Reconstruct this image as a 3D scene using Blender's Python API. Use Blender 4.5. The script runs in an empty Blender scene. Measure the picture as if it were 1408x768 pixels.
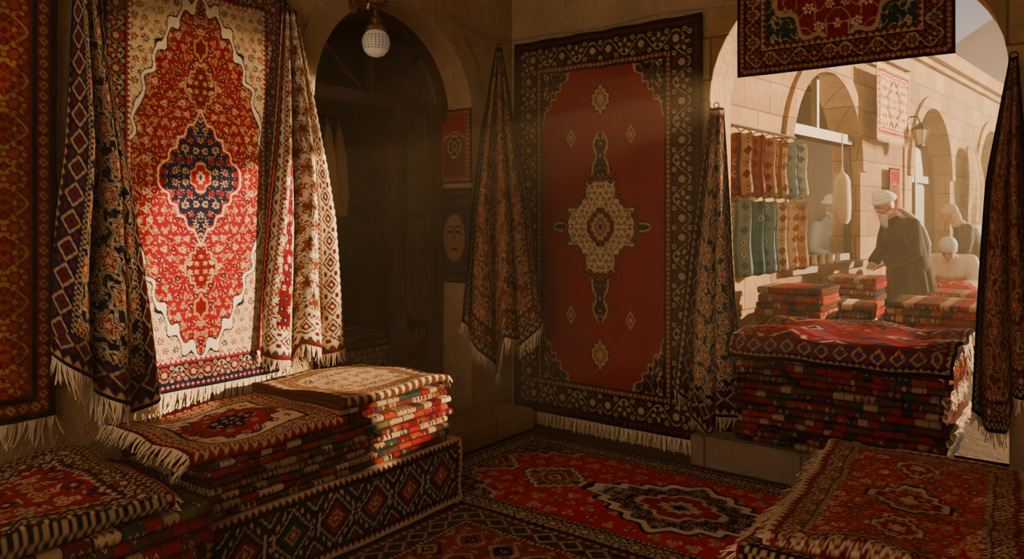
import bpy, bmesh, math, random
import numpy as np
from mathutils import Vector, Matrix
random.seed(7); np.random.seed(7)
SC=bpy.context.scene
COL=SC.collection
# ------------------------------------------------------------------ camera model
CX,CY,CZ=3.618,-4.78,1.6
F=1031.0; HZ=300.0; CS,SN=0.797,0.603
def ray(px,py):
    a=(px-704)/F; b=(HZ-py)/F
    return (CS*a-SN, SN*a+CS, b)
def PL(px,py,o=0.0):      # point on a plane parallel to left wall -> (Y,z)
    d=ray(px,py); t=(o-CX)/d[0]; return (CY+t*d[1], CZ+t*d[2])
def PB(px,py,o=0.0):      # point on a plane parallel to back wall -> (X,z)
    d=ray(px,py); t=(-o-CY)/d[1]; return (CX+t*d[0], CZ+t*d[2])
# ------------------------------------------------------------------ node helpers
def newmat(name):
    m=bpy.data.materials.new(name); m.use_nodes=True
    nt=m.node_tree; b=nt.nodes['Principled BSDF']; return m,nt,b
def nd(nt,t,**k):
    n=nt.nodes.new(t)
    for a,v in k.items(): setattr(n,a,v)
    return n
def mth(nt,op,a,b=None,c=None):
    n=nt.nodes.new('ShaderNodeMath'); n.operation=op
    for i,v in enumerate((a,b,c)):
        if v is None: continue
        if hasattr(v,'is_linked') : nt.links.new(v,n.inputs[i])
        else: n.inputs[i].default_value=v
    return n.outputs[0]
def mix(nt,f,a,b,bt='MIX'):
    n=nt.nodes.new('ShaderNodeMix'); n.data_type='RGBA'; n.blend_type=bt
    for s,v in ((n.inputs[0],f),(n.inputs[6],a),(n.inputs[7],b)):
        if hasattr(v,'is_linked'): nt.links.new(v,s)
        elif isinstance(v,(tuple,list)): s.default_value=(*v[:3],1)
        else: s.default_value=v
    return n.outputs[2]
def ramp(nt,f,cols,const=False):
    n=nt.nodes.new('ShaderNodeValToRGB'); r=n.color_ramp
    if const: r.interpolation='CONSTANT'
    while len(r.elements)<len(cols): r.elements.new(0.5)
    for i,(p,c) in enumerate(cols):
        r.elements[i].position=p
    for i,(p,c) in enumerate(cols):
        r.elements[i].color=(*c,1)
    nt.links.new(f,n.inputs[0]); return n.outputs[0]
def noise(nt,vec,scale,detail=4,rough=.55):
    n=nd(nt,'ShaderNodeTexNoise'); n.inputs['Scale'].default_value=scale
    n.inputs['Detail'].default_value=detail; n.inputs['Roughness'].default_value=rough
    if vec is not None: nt.links.new(vec,n.inputs['Vector'])
    return n.outputs['Fac']
def bump(nt,h,b,strength=.4,dist=.01):
    n=nd(nt,'ShaderNodeBump'); n.inputs['Strength'].default_value=strength
    n.inputs['Distance'].default_value=dist
    nt.links.new(h,n.inputs['Height']); nt.links.new(n.outputs[0],b.inputs['Normal'])
def plain(name,col,rough=.7,metal=0,bs=0,bscale=60,var=.15):
    m,nt,b=newmat(name)
    tc=nd(nt,'ShaderNodeTexCoord').outputs['Object']
    f=noise(nt,tc,bscale*.3)
    c2=tuple(x*(1-var*2) for x in col)
    nt.links.new(mix(nt,f,col,c2),b.inputs['Base Color'])
    b.inputs['Roughness'].default_value=rough; b.inputs['Metallic'].default_value=metal
    if bs: bump(nt,noise(nt,tc,bscale),b,bs,.005)
    return m
def stone(name,c1,c2,c3,bricks=True,bw=.55,bh=.28,bst=.5):
    m,nt,b=newmat(name)
    g=nd(nt,'ShaderNodeNewGeometry').outputs['Position']
    n1=noise(nt,g,1.6,5,.6); n2=noise(nt,g,14,6,.65); n3=noise(nt,g,70,3,.6)
    c=ramp(nt,n1,[(.3,c1),(.55,c2),(.75,c3)])
    c=mix(nt,mth(nt,'MULTIPLY',n2,.75),c,tuple(x*.38 for x in c1))
    h=mth(nt,'ADD',n2,mth(nt,'MULTIPLY',n3,.4))
    if bricks:
        sp=nd(nt,'ShaderNodeSeparateXYZ'); nt.links.new(g,sp.inputs[0])
        xy=mth(nt,'ADD',sp.outputs[0],sp.outputs[1])
        cb=nd(nt,'ShaderNodeCombineXYZ'); nt.links.new(xy,cb.inputs[0]); nt.links.new(sp.outputs[2],cb.inputs[1])
        br=nd(nt,'ShaderNodeTexBrick'); nt.links.new(cb.outputs[0],br.inputs['Vector'])
        br.inputs['Scale'].default_value=1; br.inputs['Brick Width'].default_value=bw
        br.inputs['Row Height'].default_value=bh; br.inputs['Mortar Size'].default_value=.009
        br.inputs['Mortar Smooth'].default_value=.6
        br.inputs['Color1'].default_value=(1,1,1,1); br.inputs['Color2'].default_value=(.58,.50,.42,1)
        br.inputs['Mortar'].default_value=(.34,.27,.2,1)
        c=mix(nt,.95,c,br.outputs['Color'],'MULTIPLY')
        h=mth(nt,'SUBTRACT',h,mth(nt,'MULTIPLY',br.outputs['Fac'],1.0))
    nt.links.new(c,b.inputs['Base Color']); b.inputs['Roughness'].default_value=.92
    bump(nt,h,b,bst,.03); return m
def wood(name,c1,c2,rough=.5):
    m,nt,b=newmat(name)
    tc=nd(nt,'ShaderNodeTexCoord').outputs['Object']
    mp=nd(nt,'ShaderNodeMapping'); nt.links.new(tc,mp.inputs[0]); mp.inputs['Scale'].default_value=(14,14,1.5)
    f=noise(nt,mp.outputs[0],3,6,.6)
    nt.links.new(ramp(nt,f,[(.3,c1),(.7,c2)]),b.inputs['Base Color'])
    b.inputs['Roughness'].default_value=rough; bump(nt,f,b,.2,.005); return m
def pilemat():
    m,nt,b=newmat('woven_wool_pile')
    at=nd(nt,'ShaderNodeAttribute',attribute_name='col').outputs['Color']
    tc=nd(nt,'ShaderNodeTexCoord').outputs['Object']
    n1=noise(nt,tc,260,2,.6); n2=noise(nt,tc,5,4,.6)
    c=mix(nt,mth(nt,'MULTIPLY',n1,.35),at,(.02,.01,.008))
    v=mth(nt,'ADD',mth(nt,'MULTIPLY',n2,.8),.65)
    cb=nd(nt,'ShaderNodeCombineColor'); 
    for i in range(3): nt.links.new(v,cb.inputs[i])
    c=mix(nt,1.0,c,cb.outputs[0],'MULTIPLY')
    nt.links.new(c,b.inputs['Base Color']); b.inputs['Roughness'].default_value=1.0
    b.inputs['Specular IOR Level'].default_value=.03
    bump(nt,mth(nt,'ADD',n1,mth(nt,'MULTIPLY',noise(nt,tc,40,3),.8)),b,.5,.006); return m
def kilim(name,pal,pal2,bs=16.,ms=20.,dark=(.02,.012,.014),warp=.25,thr=.45):
    m,nt,b=newmat(name)
    uv=nd(nt,'ShaderNodeUVMap'); sp=nd(nt,'ShaderNodeSeparateXYZ'); nt.links.new(uv.outputs[0],sp.inputs[0])
    oi=nd(nt,'ShaderNodeObjectInfo').outputs['Random']
    U=mth(nt,'ADD',sp.outputs[0],mth(nt,'MULTIPLY',oi,37.0)); V=sp.outputs[1]
    w=mth(nt,'MULTIPLY',mth(nt,'SINE',mth(nt,'MULTIPLY',U,bs*.9)),warp)
    bi=mth(nt,'FLOOR',mth(nt,'ADD',mth(nt,'MULTIPLY',U,bs),w))
    wn=nd(nt,'ShaderNodeTexWhiteNoise',noise_dimensions='1D'); nt.links.new(bi,wn.inputs['W'])
    k=len(pal); c=ramp(nt,wn.outputs['Value'],[(i/k,p) for i,p in enumerate(pal)],True)
    su=mth(nt,'MULTIPLY',U,ms); sv=mth(nt,'MULTIPLY',V,ms)
    du=mth(nt,'ABSOLUTE',mth(nt,'SUBTRACT',mth(nt,'FRACT',su),.5))
    dv=mth(nt,'ABSOLUTE',mth(nt,'SUBTRACT',mth(nt,'FRACT',sv),.5))
    d=mth(nt,'ADD',du,dv)
    cb=nd(nt,'ShaderNodeCombineXYZ'); nt.links.new(mth(nt,'FLOOR',su),cb.inputs[0]); nt.links.new(mth(nt,'FLOOR',sv),cb.inputs[1])
    w2=nd(nt,'ShaderNodeTexWhiteNoise',noise_dimensions='2D'); nt.links.new(cb.outputs[0],w2.inputs['Vector'])
    k=len(pal2); c2=ramp(nt,w2.outputs['Value'],[(i/k,p) for i,p in enumerate(pal2)],True)
    w3=nd(nt,'ShaderNodeTexWhiteNoise',noise_dimensions='1D'); nt.links.new(mth(nt,'ADD',bi,91.3),w3.inputs['W'])
    on=mth(nt,'GREATER_THAN',w3.outputs['Value'],thr)
    m1=mth(nt,'MULTIPLY',mth(nt,'LESS_THAN',d,.40),on); m2=mth(nt,'MULTIPLY',mth(nt,'LESS_THAN',d,.33),on); m3=mth(nt,'MULTIPLY',mth(nt,'LESS_THAN',d,.14),on)
    c=mix(nt,m1,c,dark); c=mix(nt,m2,c,c2); c=mix(nt,m3,c,dark)
    fr=mth(nt,'FRACT',mth(nt,'ADD',mth(nt,'MULTIPLY',U,bs),w)); c=mix(nt,mth(nt,'LESS_THAN',fr,.08),c,dark)
    tc=nd(nt,'ShaderNodeTexCoord').outputs['Object']
    n1=noise(nt,tc,220,2); c=mix(nt,mth(nt,'MULTIPLY',n1,.5),c,(.03,.015,.01))
    nt.links.new(c,b.inputs['Base Color']); b.inputs['Roughness'].default_value=1.0
    b.inputs['Specular IOR Level'].default_value=.05
    bump(nt,mth(nt,'ADD',n1,noise(nt,tc,30,3)),b,.6,.006); return m
# colours
K=dict(R=(.30,.002,.012),DR=(.13,.002,.009),N=(.006,.010,.032),BK=(.007,.005,.009),CR=(.64,.47,.28),G=(.38,.19,.05),
 RU=(.30,.040,.014),T=(.03,.11,.11),BL=(.025,.05,.14),BR=(.09,.03,.016),W=(.76,.62,.43),OL=(.12,.11,.035),BG=(.43,.28,.15),OR=(.42,.11,.02),GN=(.014,.055,.036))
PILE=pilemat()
KIL=[kilim('kilim_weave_bright',[K['BG'],K['R'],K['OL'],K['BL'],K['RU'],K['DR'],K['BG'],K['R'],K['GN'],K['CR']],[K['R'],K['CR'],K['RU'],K['BG']],13,38,thr=.3),
     kilim('kilim_weave_red',[K['DR'],K['R'],K['BG'],K['BR'],K['N'],K['R'],K['RU']],[K['CR'],K['RU'],K['R'],K['BG']],16,30),
     kilim('kilim_weave_dark',[K['N'],K['DR'],K['GN'],K['BR'],K['BK'],K['BG'],K['R']],[K['BG'],K['R'],K['RU'],K['G']],15,26),
     kilim('kilim_weave_cream',[K['BG'],K['BR'],K['R'],K['CR'],K['GN'],K['BG'],K['RU'],K['DR']],[K['R'],K['N'],K['RU'],K['BG']],14,38,thr=.3)]
STW=stone('plastered_sandstone',(.42,.26,.13),(.62,.41,.22),(.72,.50,.30),False,bst=.9)
STB=stone('sandstone_blocks',(.38,.22,.09),(.56,.34,.15),(.64,.41,.20),True)
STP=stone('stone_paving',(.20,.13,.08),(.30,.21,.13),(.38,.27,.17),True,.6,.6)
WD=wood('dark_walnut_wood',(.03,.012,.005),(.09,.034,.012)); WD2=wood('weathered_brown_wood',(.09,.045,.02),(.2,.1,.05),.7)
FR=plain('cream_wool_fringe',(.74,.58,.38),.95); FRD=plain('tan_wool_fringe',(.50,.34,.18),.95)
BRASS=plain('aged_brass',(.35,.2,.08),.4,1); IRON=plain('black_iron',(.03,.025,.02),.5,.8)
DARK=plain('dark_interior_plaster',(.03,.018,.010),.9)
# ------------------------------------------------------------------ mesh helpers
def grid_q(ny,nx,off=0):
    i=np.arange(ny*nx).reshape(ny,nx)+off
    return np.stack([i[:-1,:-1],i[1:,:-1],i[1:,1:],i[:-1,1:]],-1).reshape(-1,4)
def quadmesh(name,V,Q,col=None,uv=None,smooth=True):
    me=bpy.data.meshes.new(name); V=np.asarray(V,dtype=np.float32).reshape(-1,3); Q=np.asarray(Q,dtype=np.int32).reshape(-1,4)
    me.vertices.add(len(V)); me.vertices.foreach_set('co',V.ravel())
    me.loops.add(len(Q)*4); me.loops.foreach_set('vertex_index',Q.ravel())
    me.polygons.add(len(Q)); me.polygons.foreach_set('loop_start',np.arange(len(Q),dtype=np.int32)*4)
    me.update(calc_edges=True)
    me.polygons.foreach_set('use_smooth',np.full(len(Q),smooth))
    if col is not None:
        ca=me.color_attributes.new(name='col',type='FLOAT_COLOR',domain='POINT')
        c=np.ones((len(V),4),dtype=np.float32); c[:,:3]=col.reshape(-1,3); ca.data.foreach_set('color',c.ravel())
    if uv is not None:
        ul=me.uv_layers.new(name='UVMap'); ul.data.foreach_set('uv',uv.reshape(-1,2)[Q.ravel()].astype(np.float32).ravel())
    me.validate(); return me
def reg(ob,label=None,cat=None,kind=None,group=None,parent=None,mat=None):
    COL.objects.link(ob)
    if mat is not None and not ob.data.materials: ob.data.materials.append(mat)
    if label: ob['label']=label
    if cat: ob['category']=cat
    if kind: ob['kind']=kind
    if group: ob['group']=group
    if parent is not None: ob.parent=parent
    return ob
class MB:
    def __init__(s): s.V=[]; s.F=[]
    def add(s,V,Fs):
        o=len(s.V); s.V+= [tuple(map(float,v)) for v in V]; s.F+=[tuple(int(i)+o for i in f) for f in Fs]; return s
    def box(s,x0,x1,y0,y1,z0,z1,bev=0.0,M=None):
        bm=bmesh.new(); bmesh.ops.create_cube(bm,size=1)
        for v in bm.verts: v.co=Vector(((x0+x1)/2+v.co.x*(x1-x0),(y0+y1)/2+v.co.y*(y1-y0),(z0+z1)/2+v.co.z*(z1-z0)))
        if bev: bmesh.ops.bevel(bm,geom=bm.edges[:],offset=bev,segments=2,affect='EDGES')
        if M: bmesh.ops.transform(bm,matrix=M,verts=bm.verts)
        bm.verts.index_update(); s.add([v.co[:] for v in bm.verts],[[v.index for v in f.verts] for f in bm.faces]); bm.free(); return s
    def tube(s,pts,rad,seg=10,cap=True,sc=(1,1)):
        P=[Vector(p) for p in pts]; n=len(P)
        if not hasattr(rad,'__len__'): rad=[rad]*n
        V=[];Fs=[]; up=None
        if cap:   # rounded ends
            d0=(P[0]-P[1]).normalized(); d1=(P[-1]-P[-2]).normalized()
            P=[P[0]+d0*rad[0]*.85,P[0]+d0*rad[0]*.55]+P+[P[-1]+d1*rad[-1]*.55,P[-1]+d1*rad[-1]*.85]
            rad=[rad[0]*.4,rad[0]*.8]+list(rad)+[rad[-1]*.8,rad[-1]*.4]; n+=4
        for i in range(n):
            t=(P[min(i+1,n-1)]-P[max(i-1,0)]).normalized()
            if up is None:
                up=Vector((0,0,1)) if abs(t.z)<.9 else Vector((1,0,0))
            a=t.cross(up); 
            if a.length<1e-4: a=t.cross(Vector((0,1,0)))
            a.normalize(); b=a.cross(t).normalized(); up=b
            for k in range(seg):
                th=2*math.pi*k/seg; V.append(P[i]+a*math.cos(th)*rad[i]*sc[0]+b*math.sin(th)*rad[i]*sc[1])
        for i in range(n-1):
            for k in range(seg):
                Fs.append((i*seg+k,i*seg+(k+1)%seg,(i+1)*seg+(k+1)%seg,(i+1)*seg+k))
        Fs.append(tuple(range(seg))[::-1]); Fs.append(tuple((n-1)*seg+k for k in range(seg)))
        return s.add(V,Fs)
    def lathe(s,prof,c=(0,0,0),seg=20,fold=None,sx=1,sy=1):
        V=[];n=len(prof)
        for r,z in prof:
            for k in range(seg):
                th=2*math.pi*k/seg; q=r*(1+(fold(th,z) if fold else 0)); V.append((c[0]+q*sx*math.cos(th),c[1]+q*sy*math.sin(th),c[2]+z))
        Fs=[(i*seg+k,i*seg+(k+1)%seg,(i+1)*seg+(k+1)%seg,(i+1)*seg+k) for i in range(n-1) for k in range(seg)]
        Fs.append(tuple(range(seg))[::-1]); Fs.append(tuple((n-1)*seg+k for k in range(seg)))
        return s.add(V,Fs)
    def ell(s,c,r,seg=16,M=None):
        bm=bmesh.new(); bmesh.ops.create_uvsphere(bm,u_segments=seg,v_segments=max(8,seg*2//3),radius=1)
        bmesh.ops.scale(bm,vec=r,verts=bm.verts)
        if M: bmesh.ops.transform(bm,matrix=M,verts=bm.verts)
        bmesh.ops.translate(bm,vec=c,verts=bm.verts)
        bm.verts.index_update(); s.add([v.co[:] for v in bm.verts],[[v.index for v in f.verts] for f in bm.faces]); bm.free(); return s
    def loft(s,rings,seg=28,fold=None):
        V=[]
        for j,(cx,cy,cz,rx,ry) in enumerate(rings):
            for k in range(seg):
                th=2*math.pi*k/seg; q=1+(fold(th,j/(len(rings)-1)) if fold else 0)
                V.append((cx+rx*q*math.cos(th),cy+ry*q*math.sin(th),cz))
        n=len(rings)
        Fs=[(i*seg+k,i*seg+(k+1)%seg,(i+1)*seg+(k+1)%seg,(i+1)*seg+k) for i in range(n-1) for k in range(seg)]
        Fs.append(tuple(range(seg))[::-1]); Fs.append(tuple((n-1)*seg+k for k in range(seg)))
        return s.add(V,Fs)
    def mesh(s,name,smooth=True,remesh=0,sm=0,sharp=False):
        me=bpy.data.meshes.new(name); me.from_pydata(s.V,[],s.F); me.validate()
        bm=bmesh.new(); bm.from_mesh(me); bmesh.ops.recalc_face_normals(bm,faces=bm.faces[:]); bm.to_mesh(me); bm.free()
        if remesh:
            ob=bpy.data.objects.new('tmp',me); COL.objects.link(ob)
            r=ob.modifiers.new('r','REMESH'); r.mode='VOXEL'; r.voxel_size=remesh
            if sm: q=ob.modifiers.new('s','SMOOTH'); q.iterations=sm; q.factor=.5
            dg=bpy.context.evaluated_depsgraph_get(); e=ob.evaluated_get(dg)
            m2=bpy.data.meshes.new_from_object(e); bpy.data.objects.remove(ob); me=m2; me.name=name
        if smooth:
            for p in me.polygons: p.use_smooth=True
            if sharp:
                try: me.set_sharp_from_angle(angle=math.radians(35))
                except Exception: pass
        return me
    def obj(s,name,mat,label=None,cat=None,kind=None,group=None,parent=None,smooth=True,remesh=0,sm=0,sharp=True):
        me=s.mesh(name,smooth,remesh,sm,sharp and not remesh)
        me.materials.append(mat); return reg(bpy.data.objects.new(name,me),label,cat,kind,group,parent)
# ------------------------------------------------------------------ patterns
def hsh(i,j,s): 
    v=np.sin(i*127.1+j*311.7+s*74.7)*43758.5453; return v-np.floor(v)
def border(C,x,y,W,H,bands):
    dx=W/2-np.abs(x); dy=H/2-np.abs(y); e=np.minimum(dx,dy); al=np.abs(np.where(dx<dy,y,x)); e0=0
    for (w,kd,bg,f1,f2) in bands:
        m=(e>=e0)&(e<e0+w) if e0>0 else (e<w); c=(e-e0-w/2)/w
        B=np.empty(x.shape+(3,)); B[...]=K[bg]
        if kd=='ros':
            s=w*.8; i=np.floor(al/s); l=(al-(i+.5)*s)/w; r=np.hypot(l,c); th=np.arctan2(c,l); od=(i%2)==1
            B[np.abs(c-.36*np.sin(math.pi*al/s))<.045]=K[f1]
            B[(np.abs(c+.36*np.sin(math.pi*al/s))<.035)]=K[f2]
            r2=np.hypot(np.abs(l)-.4,np.abs(c)-.34); B[r2<.10]=K[f2]; B[r2<.045]=K[bg]
            B[(r<.37*(.78+.22*np.cos(8*th)))&~od]=K[f1]; B[(r<.22)&~od]=K[bg]; B[(r<.15)&~od]=K[f2]
            B[(r<.34*(.66+.34*np.cos(5*th+1)))&od]=K[f2]; B[(r<.14)&od]=K[bg]; B[(r<.08)&od]=K[f1]
        elif kd=='zig':
            s=w*1.2; t=np.abs(((al/s)%1)-.5)*2-.5; B[c<t*.8]=K[f1]; B[np.abs(c-t*.8)<.12]=K[f2]
        elif kd=='dot':
            s=w*.95; i=np.floor(al/s); l=(al-(i+.5)*s)/w; r=np.abs(l)+np.abs(c); B[r<.4]=K[f1]; B[r<.16]=K[f2]
        elif kd=='dia':
            s=w*1.25; i=np.floor(al/s); l=(al-(i+.5)*s)/w; d=np.abs(l)*.8+np.abs(c)
            B[d<.48]=K[f1]; B[d<.36]=K[bg]; B[d<.26]=K[f2]; B[d<.1]=K[bg]
            B[(np.abs(l)>.48)&(np.abs(np.abs(c)-.3)<.1)]=K[f2]
        elif kd=='mea':
            q=w*.5; B[(((np.floor(al/q)+(c>0))%2)==0)]=K[f1]
        C[m]=B[m]; e0+=w
    return e0,e>=e0
def scat(C,x,y,m,s,seed,cols,R=.4,n=6,sym=True,core='N',leaf=None):
    ax,ay=(np.abs(x),np.abs(y)) if sym else (x,y)
    j=np.floor(ay/s); xs=ax+(j%2)*s*.5; i=np.floor(xs/s); h=hsh(i,j,seed); h2=hsh(i,j,seed+3)
    lx=xs-(i+.5)*s-(h-.5)*s*.25; ly=ay-(j+.5)*s-(h2-.5)*s*.25; r=np.hypot(lx,ly)/s; th=np.arctan2(ly,lx)+h*6
    RR=R*(.65+.45*h2)
    if leaf: 
        C[m&(np.abs(r-RR*1.18)<.05)&(np.cos(th*3+h*5)>.1)]=K[leaf]
    pm=m&(r<RR*(.76+.24*np.cos(n*th)))
    ci=(h*len(cols)).astype(int)
    for k,c in enumerate(cols): C[pm&(ci==k)]=K[c]
    C[m&(r<RR*.42)]=K[core]; C[m&(r<RR*.22)]=K[cols[0]]
def vine(C,x,y,m,k,w,c):
    ax,ay=np.abs(x),np.abs(y)
    g=np.sin(k*ax+1.6*np.sin(k*.9*ay+.5))+np.sin(k*ay*.9+1.6*np.sin(k*ax*1.1+1))
    C[m&(np.abs(g)<w)]=K[c]
def lob(x,y,a,b,n=10,amp=.06,p=1.25):
    v=((np.abs(x)/a)**p+(np.abs(y)/b)**p)**(1/p); th=np.arctan2(np.abs(y)/b,np.abs(x)/a); return v+amp*np.cos(n*th)
def tri(C,x,y,m,s,seed,cols,bg2='N'):   # hooked tribal diamonds
    j=np.floor(y/s); xs=x+(j%2)*s*.5; i=np.floor(xs/s); h=hsh(i,j,seed)
    lx=np.abs(xs-(i+.5)*s)/s; ly=np.abs(y-(j+.5)*s)/s; d=lx+ly; ci=(h*len(cols)).astype(int)
    for k,c in enumerate(cols):
        mm=m&(ci==k); C[mm&(d<.46)&(d>.38)]=K[c]; C[mm&(d<.30)]=K[cols[(k+1)%len(cols)]]
        C[mm&(np.abs(lx-.34)<.045)&(ly<.22)&(((ly*18)%2)<1.2)]=K[c]
    C[m&(d<.2)]=K[bg2]; C[m&(d<.1)]=K[cols[0]]; C[m&(lx<.03)&(ly<.27)]=K[bg2]
    C[m&(d>.72)&(d<.80)]=K[cols[-1]]; C[m&(d>.86)]=K[cols[0]]
def blob(C,x,y,m,s,seed,c1,c2,c3):      # large curved leaf motifs
    j=np.floor(y/s); xs=x+(j%2)*s*.5; i=np.floor(xs/s); h=hsh(i,j,seed)
    lx=(xs-(i+.5)*s)/s; ly=(y-(j+.5)*s)/s; a=h*6.28; qx=lx*np.cos(a)+ly*np.sin(a); qy=-lx*np.sin(a)+ly*np.cos(a)
    r=np.hypot(lx,ly); g=r*(1+.35*np.sin(5*np.arctan2(qy,qx)+h*4))
    C[m&(g<.42)]=K[c1]; C[m&(g<.34)&(g>.27)]=K[c2]; C[m&(g<.2)]=K[c3]; C[m&(g<.1)]=K[c1]
    C[m&(np.abs(g-.5)<.025)]=K[c1]
def design(kd,x,y,W,H):
    C=np.empty(x.shape+(3,)); C[...]=K['DR']
    def bd(*b): return border(C,x,y,W,H,b)
    if kd=='heriz':
        e0,m=bd((.012,'solid','BK','N','N'),(.028,'dot','N','RU','CR'),(.095,'ros','N','RU','BG'),(.022,'zig','CR','R','N'))
        iw,ih=W/2-e0,H/2-e0
        v=lob(x,y,iw*1.10,ih*1.02,26,.030,1.55)+.014*np.cos(np.abs(y)*60)
        C[m]=K['CR']; vine(C,x,y,m,95,.25,'BG'); scat(C,x,y,m,.052,5,['DR','N','R'],.38,6,core='CR')
        C[m&(v<1.0)]=K['N']; C[m&(v<.985)]=K['W']; C[m&(v<.945)]=K['N']; f=m&(v<.93); C[f]=(.22,.001,.010)
        vine(C,x,y,f,84,.08,'BG'); scat(C,x,y,f,.048,2,['BG','DR','CR','N','G'],.34,7,core='DR',leaf='BG')
        for s in (1,-1):
            a=lob(x,y-s*.46,.085,.12,12,.09,1.1); C[f&(a<1.12)]=K['BG']; C[f&(a<1.0)]=K['DR']; g=f&(a<.9); scat(C,x,y-s*.46,g,.04,8,['CR','G'],.40,6,core='R')
            a=lob(x,y-s*.66,.04,.06,6,.1); C[f&(a<1.1)]=K['G']; C[f&(a<.8)]=K['DR']
        a=lob(x,y,.225,.31,18,.045,1.05); C[f&(a<1.08)]=K['CR']; C[f&(a<1.03)]=K['R']; g=f&(a<.99); C[g]=K['N']
        vine(C,x,y,g,90,.10,'BG'); scat(C,x,y,g,.054,4,['RU','BG','R'],.38,6,core='N')
        a=lob(x,y,.065,.09,8,.1,1.1); C[a<1]=K['BG']; C[a<.85]=K['R']; C[a<.4]=K['CR']; C[a<.2]=K['N']
    elif kd=='back':
        e0,m=bd((.02,'solid','BK','N','N'),(.04,'dot','BK','DR','BR'),(.165,'ros','BK','BR','BG'),(.035,'dot','DR','BG','BK'),(.012,'solid','BK','N','N'))
        iw,ih=W/2-e0,H/2-e0; C[m]=(.24,.001,.014)
        cx=np.maximum(iw-np.abs(x),0); cy=np.maximum(ih-np.abs(y),0)
        th=np.arctan2(cy/.5,cx/.36); v=((cx/.25)**.9+(cy/.36)**.9)+.06*np.cos(th*18)
        C[m&(v<1.06)]=K['BG']; g=m&(v<1.0); C[g]=K['BK']; vine(C,x,y,g,48,.14,'BG'); scat(C,x,y,g,.075,6,['BR','RU'],.3,6,core='BK',leaf='BR')
        for s in (1,-1):
            a=lob(x,y-s*.93,.09,.12,10,.1); C[m&(a<1)]=K['BK']; C[m&(a<.85)]=K['BG']; C[m&(a<.6)]=K['RU']; C[m&(a<.35)]=K['BG']
            for t in (1,-1):
                d=np.abs(x-t*.25)/.04+np.abs(y-s*.66)/.07; C[m&(d<1)]=K['BG']; C[m&(d<.7)]=K['DR']; C[m&(d<.4)]=K['BG']
        ay=np.abs(y); ex=.072*(1+.30*np.cos(ay*30))*np.clip((.70-ay)/.12,0,1)**.5; pil=m&(np.abs(x)<ex)&(ay<.70)
        C[pil]=K['BK']; C[pil&(np.abs(np.abs(x)-ex*.72)<.008)]=K['BG']; scat(C,x,y,pil,.045,5,['BG','BR'],.36,6,core='BK')
        ax=np.abs(x); ey=.05*(1+.3*np.cos(ax*34))*np.clip((.41-ax)/.1,0,1)**.5; hl=m&(ay<ey); C[hl]=K['BK']; C[hl&(np.abs(ay-ey*.6)<.008)]=K['BG']
        a=np.minimum(lob(x,y,.29,.34,26,.035,1.15),np.maximum(ax/.27,ay/.13)+.05*np.cos(y*70)); a=np.minimum(a,np.maximum(ax/.12,ay/.33)+.05*np.cos(x*70))
        C[m&(a<1.12)]=K['BK']; C[m&(a<1.07)]=K['RU']; C[m&(a<1.03)]=K['BK']; g=m&(a<.98); C[g]=(.58,.42,.24); vine(C,x,y,g,95,.16,'BR'); scat(C,x,y,g,.045,3,['BR','DR','GN'],.36,6,core='BG',leaf='BR')
        a=lob(x,y,.11,.135,12,.08); C[a<1.12]=K['BK']; C[a<.98]=K['DR']; C[a<.75]=K['BG']; C[a<.5]=K['BR']; C[a<.35]=K['BG']; C[a<.18]=K['BK']
    elif kd=='floor':
        e0,m=bd((.02,'solid','BK','N','N'),(.03,'zig','BK','CR','R'),(.12,'ros','N','BG','CR'),(.03,'dot','DR','CR','N'))
        iw,ih=W/2-e0,H/2-e0; C[m]=(.58,.003,.014)
        vine(C,x,y,m,34,.06,'DR'); scat(C,x,y,m,.12,12,['CR','N','CR','BG'],.24,6,core='R',leaf='CR')
        cx=np.maximum(iw-np.abs(x),0); cy=np.maximum(ih-np.abs(y),0); v=cx/.42+cy/.30+.08*np.cos(np.arctan2(cy,cx)*14)
        C[m&(v<1.08)]=K['CR']; g=m&(v<1.0); C[g]=K['N']; scat(C,x,y,g,.085,4,['CR','RU','BG'],.42,6,leaf='BG')
        for c0,aa,bb in ((0.20,.58,.36),(-.62,.22,.20),(1.0,.22,.20),(-1.1,.2,.18)):
            a=lob(x-c0,y,aa,bb,18,.06,1.15)
            C[m&(a<1.08)]=K['N']; C[m&(a<1.01)]=K['W']; g=m&(a<.88); C[g]=K['N'] if aa>.4 else K['DR']
            scat(C,x-c0,y,g,.075,7,['CR','R','BG','RU'],.44,6,leaf='BG'); a=lob(x-c0,y,aa*.45,bb*.5,12,.08,1.1); C[m&(a<1.1)]=K['CR']; C[m&(a<.95)]=K['R']; C[m&(a<.5)]=K['CR']; C[m&(a<.25)]=K['N']
    elif kd=='floor2':
        e0,m=bd((.02,'solid','BK','N','N'),(.04,'zig','BG','DR','N'),(.12,'dia','BR','BG','N'),(.03,'dot','N','CR','R'))
        C[m]=(.24,.03,.03); tri(C,x,y,m,.2,3,['BG','N','BG','R'],'BK'); scat(C,x,y,m,.1,4,['BG','BL'],.22,6,core='BK')
    elif kd=='bench':
        e0,m=bd((.012,'solid','CR','N','N'),(.028,'zig','BK','CR','R'),(.012,'solid','BK','N','N'))
        C[m]=(.008,.010,.020); s=.24; l=((x/s)%1)-.5; hh=(H/2-e0); i=np.floor(x/s); h=hsh(i,0*i,3)
        q=.04; lq=np.abs(np.round(l/q)*q); yq=np.abs(np.round(y/hh/ .08)*.08)*.5; d=lq+yq
        for k,c in enumerate(['CR','CR','BG','CR']):
            mm=m&((h*4).astype(int)==k); C[mm&(d<.47)&(d>.41)]=K[c]; C[mm&(d<.30)]=K[['R','BL','R','GN'][k]]
        C[m&(d<.2)]=K['CR']; C[m&(d<.13)]=K['R']; C[m&(d<.06)]=K['CR']
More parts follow.
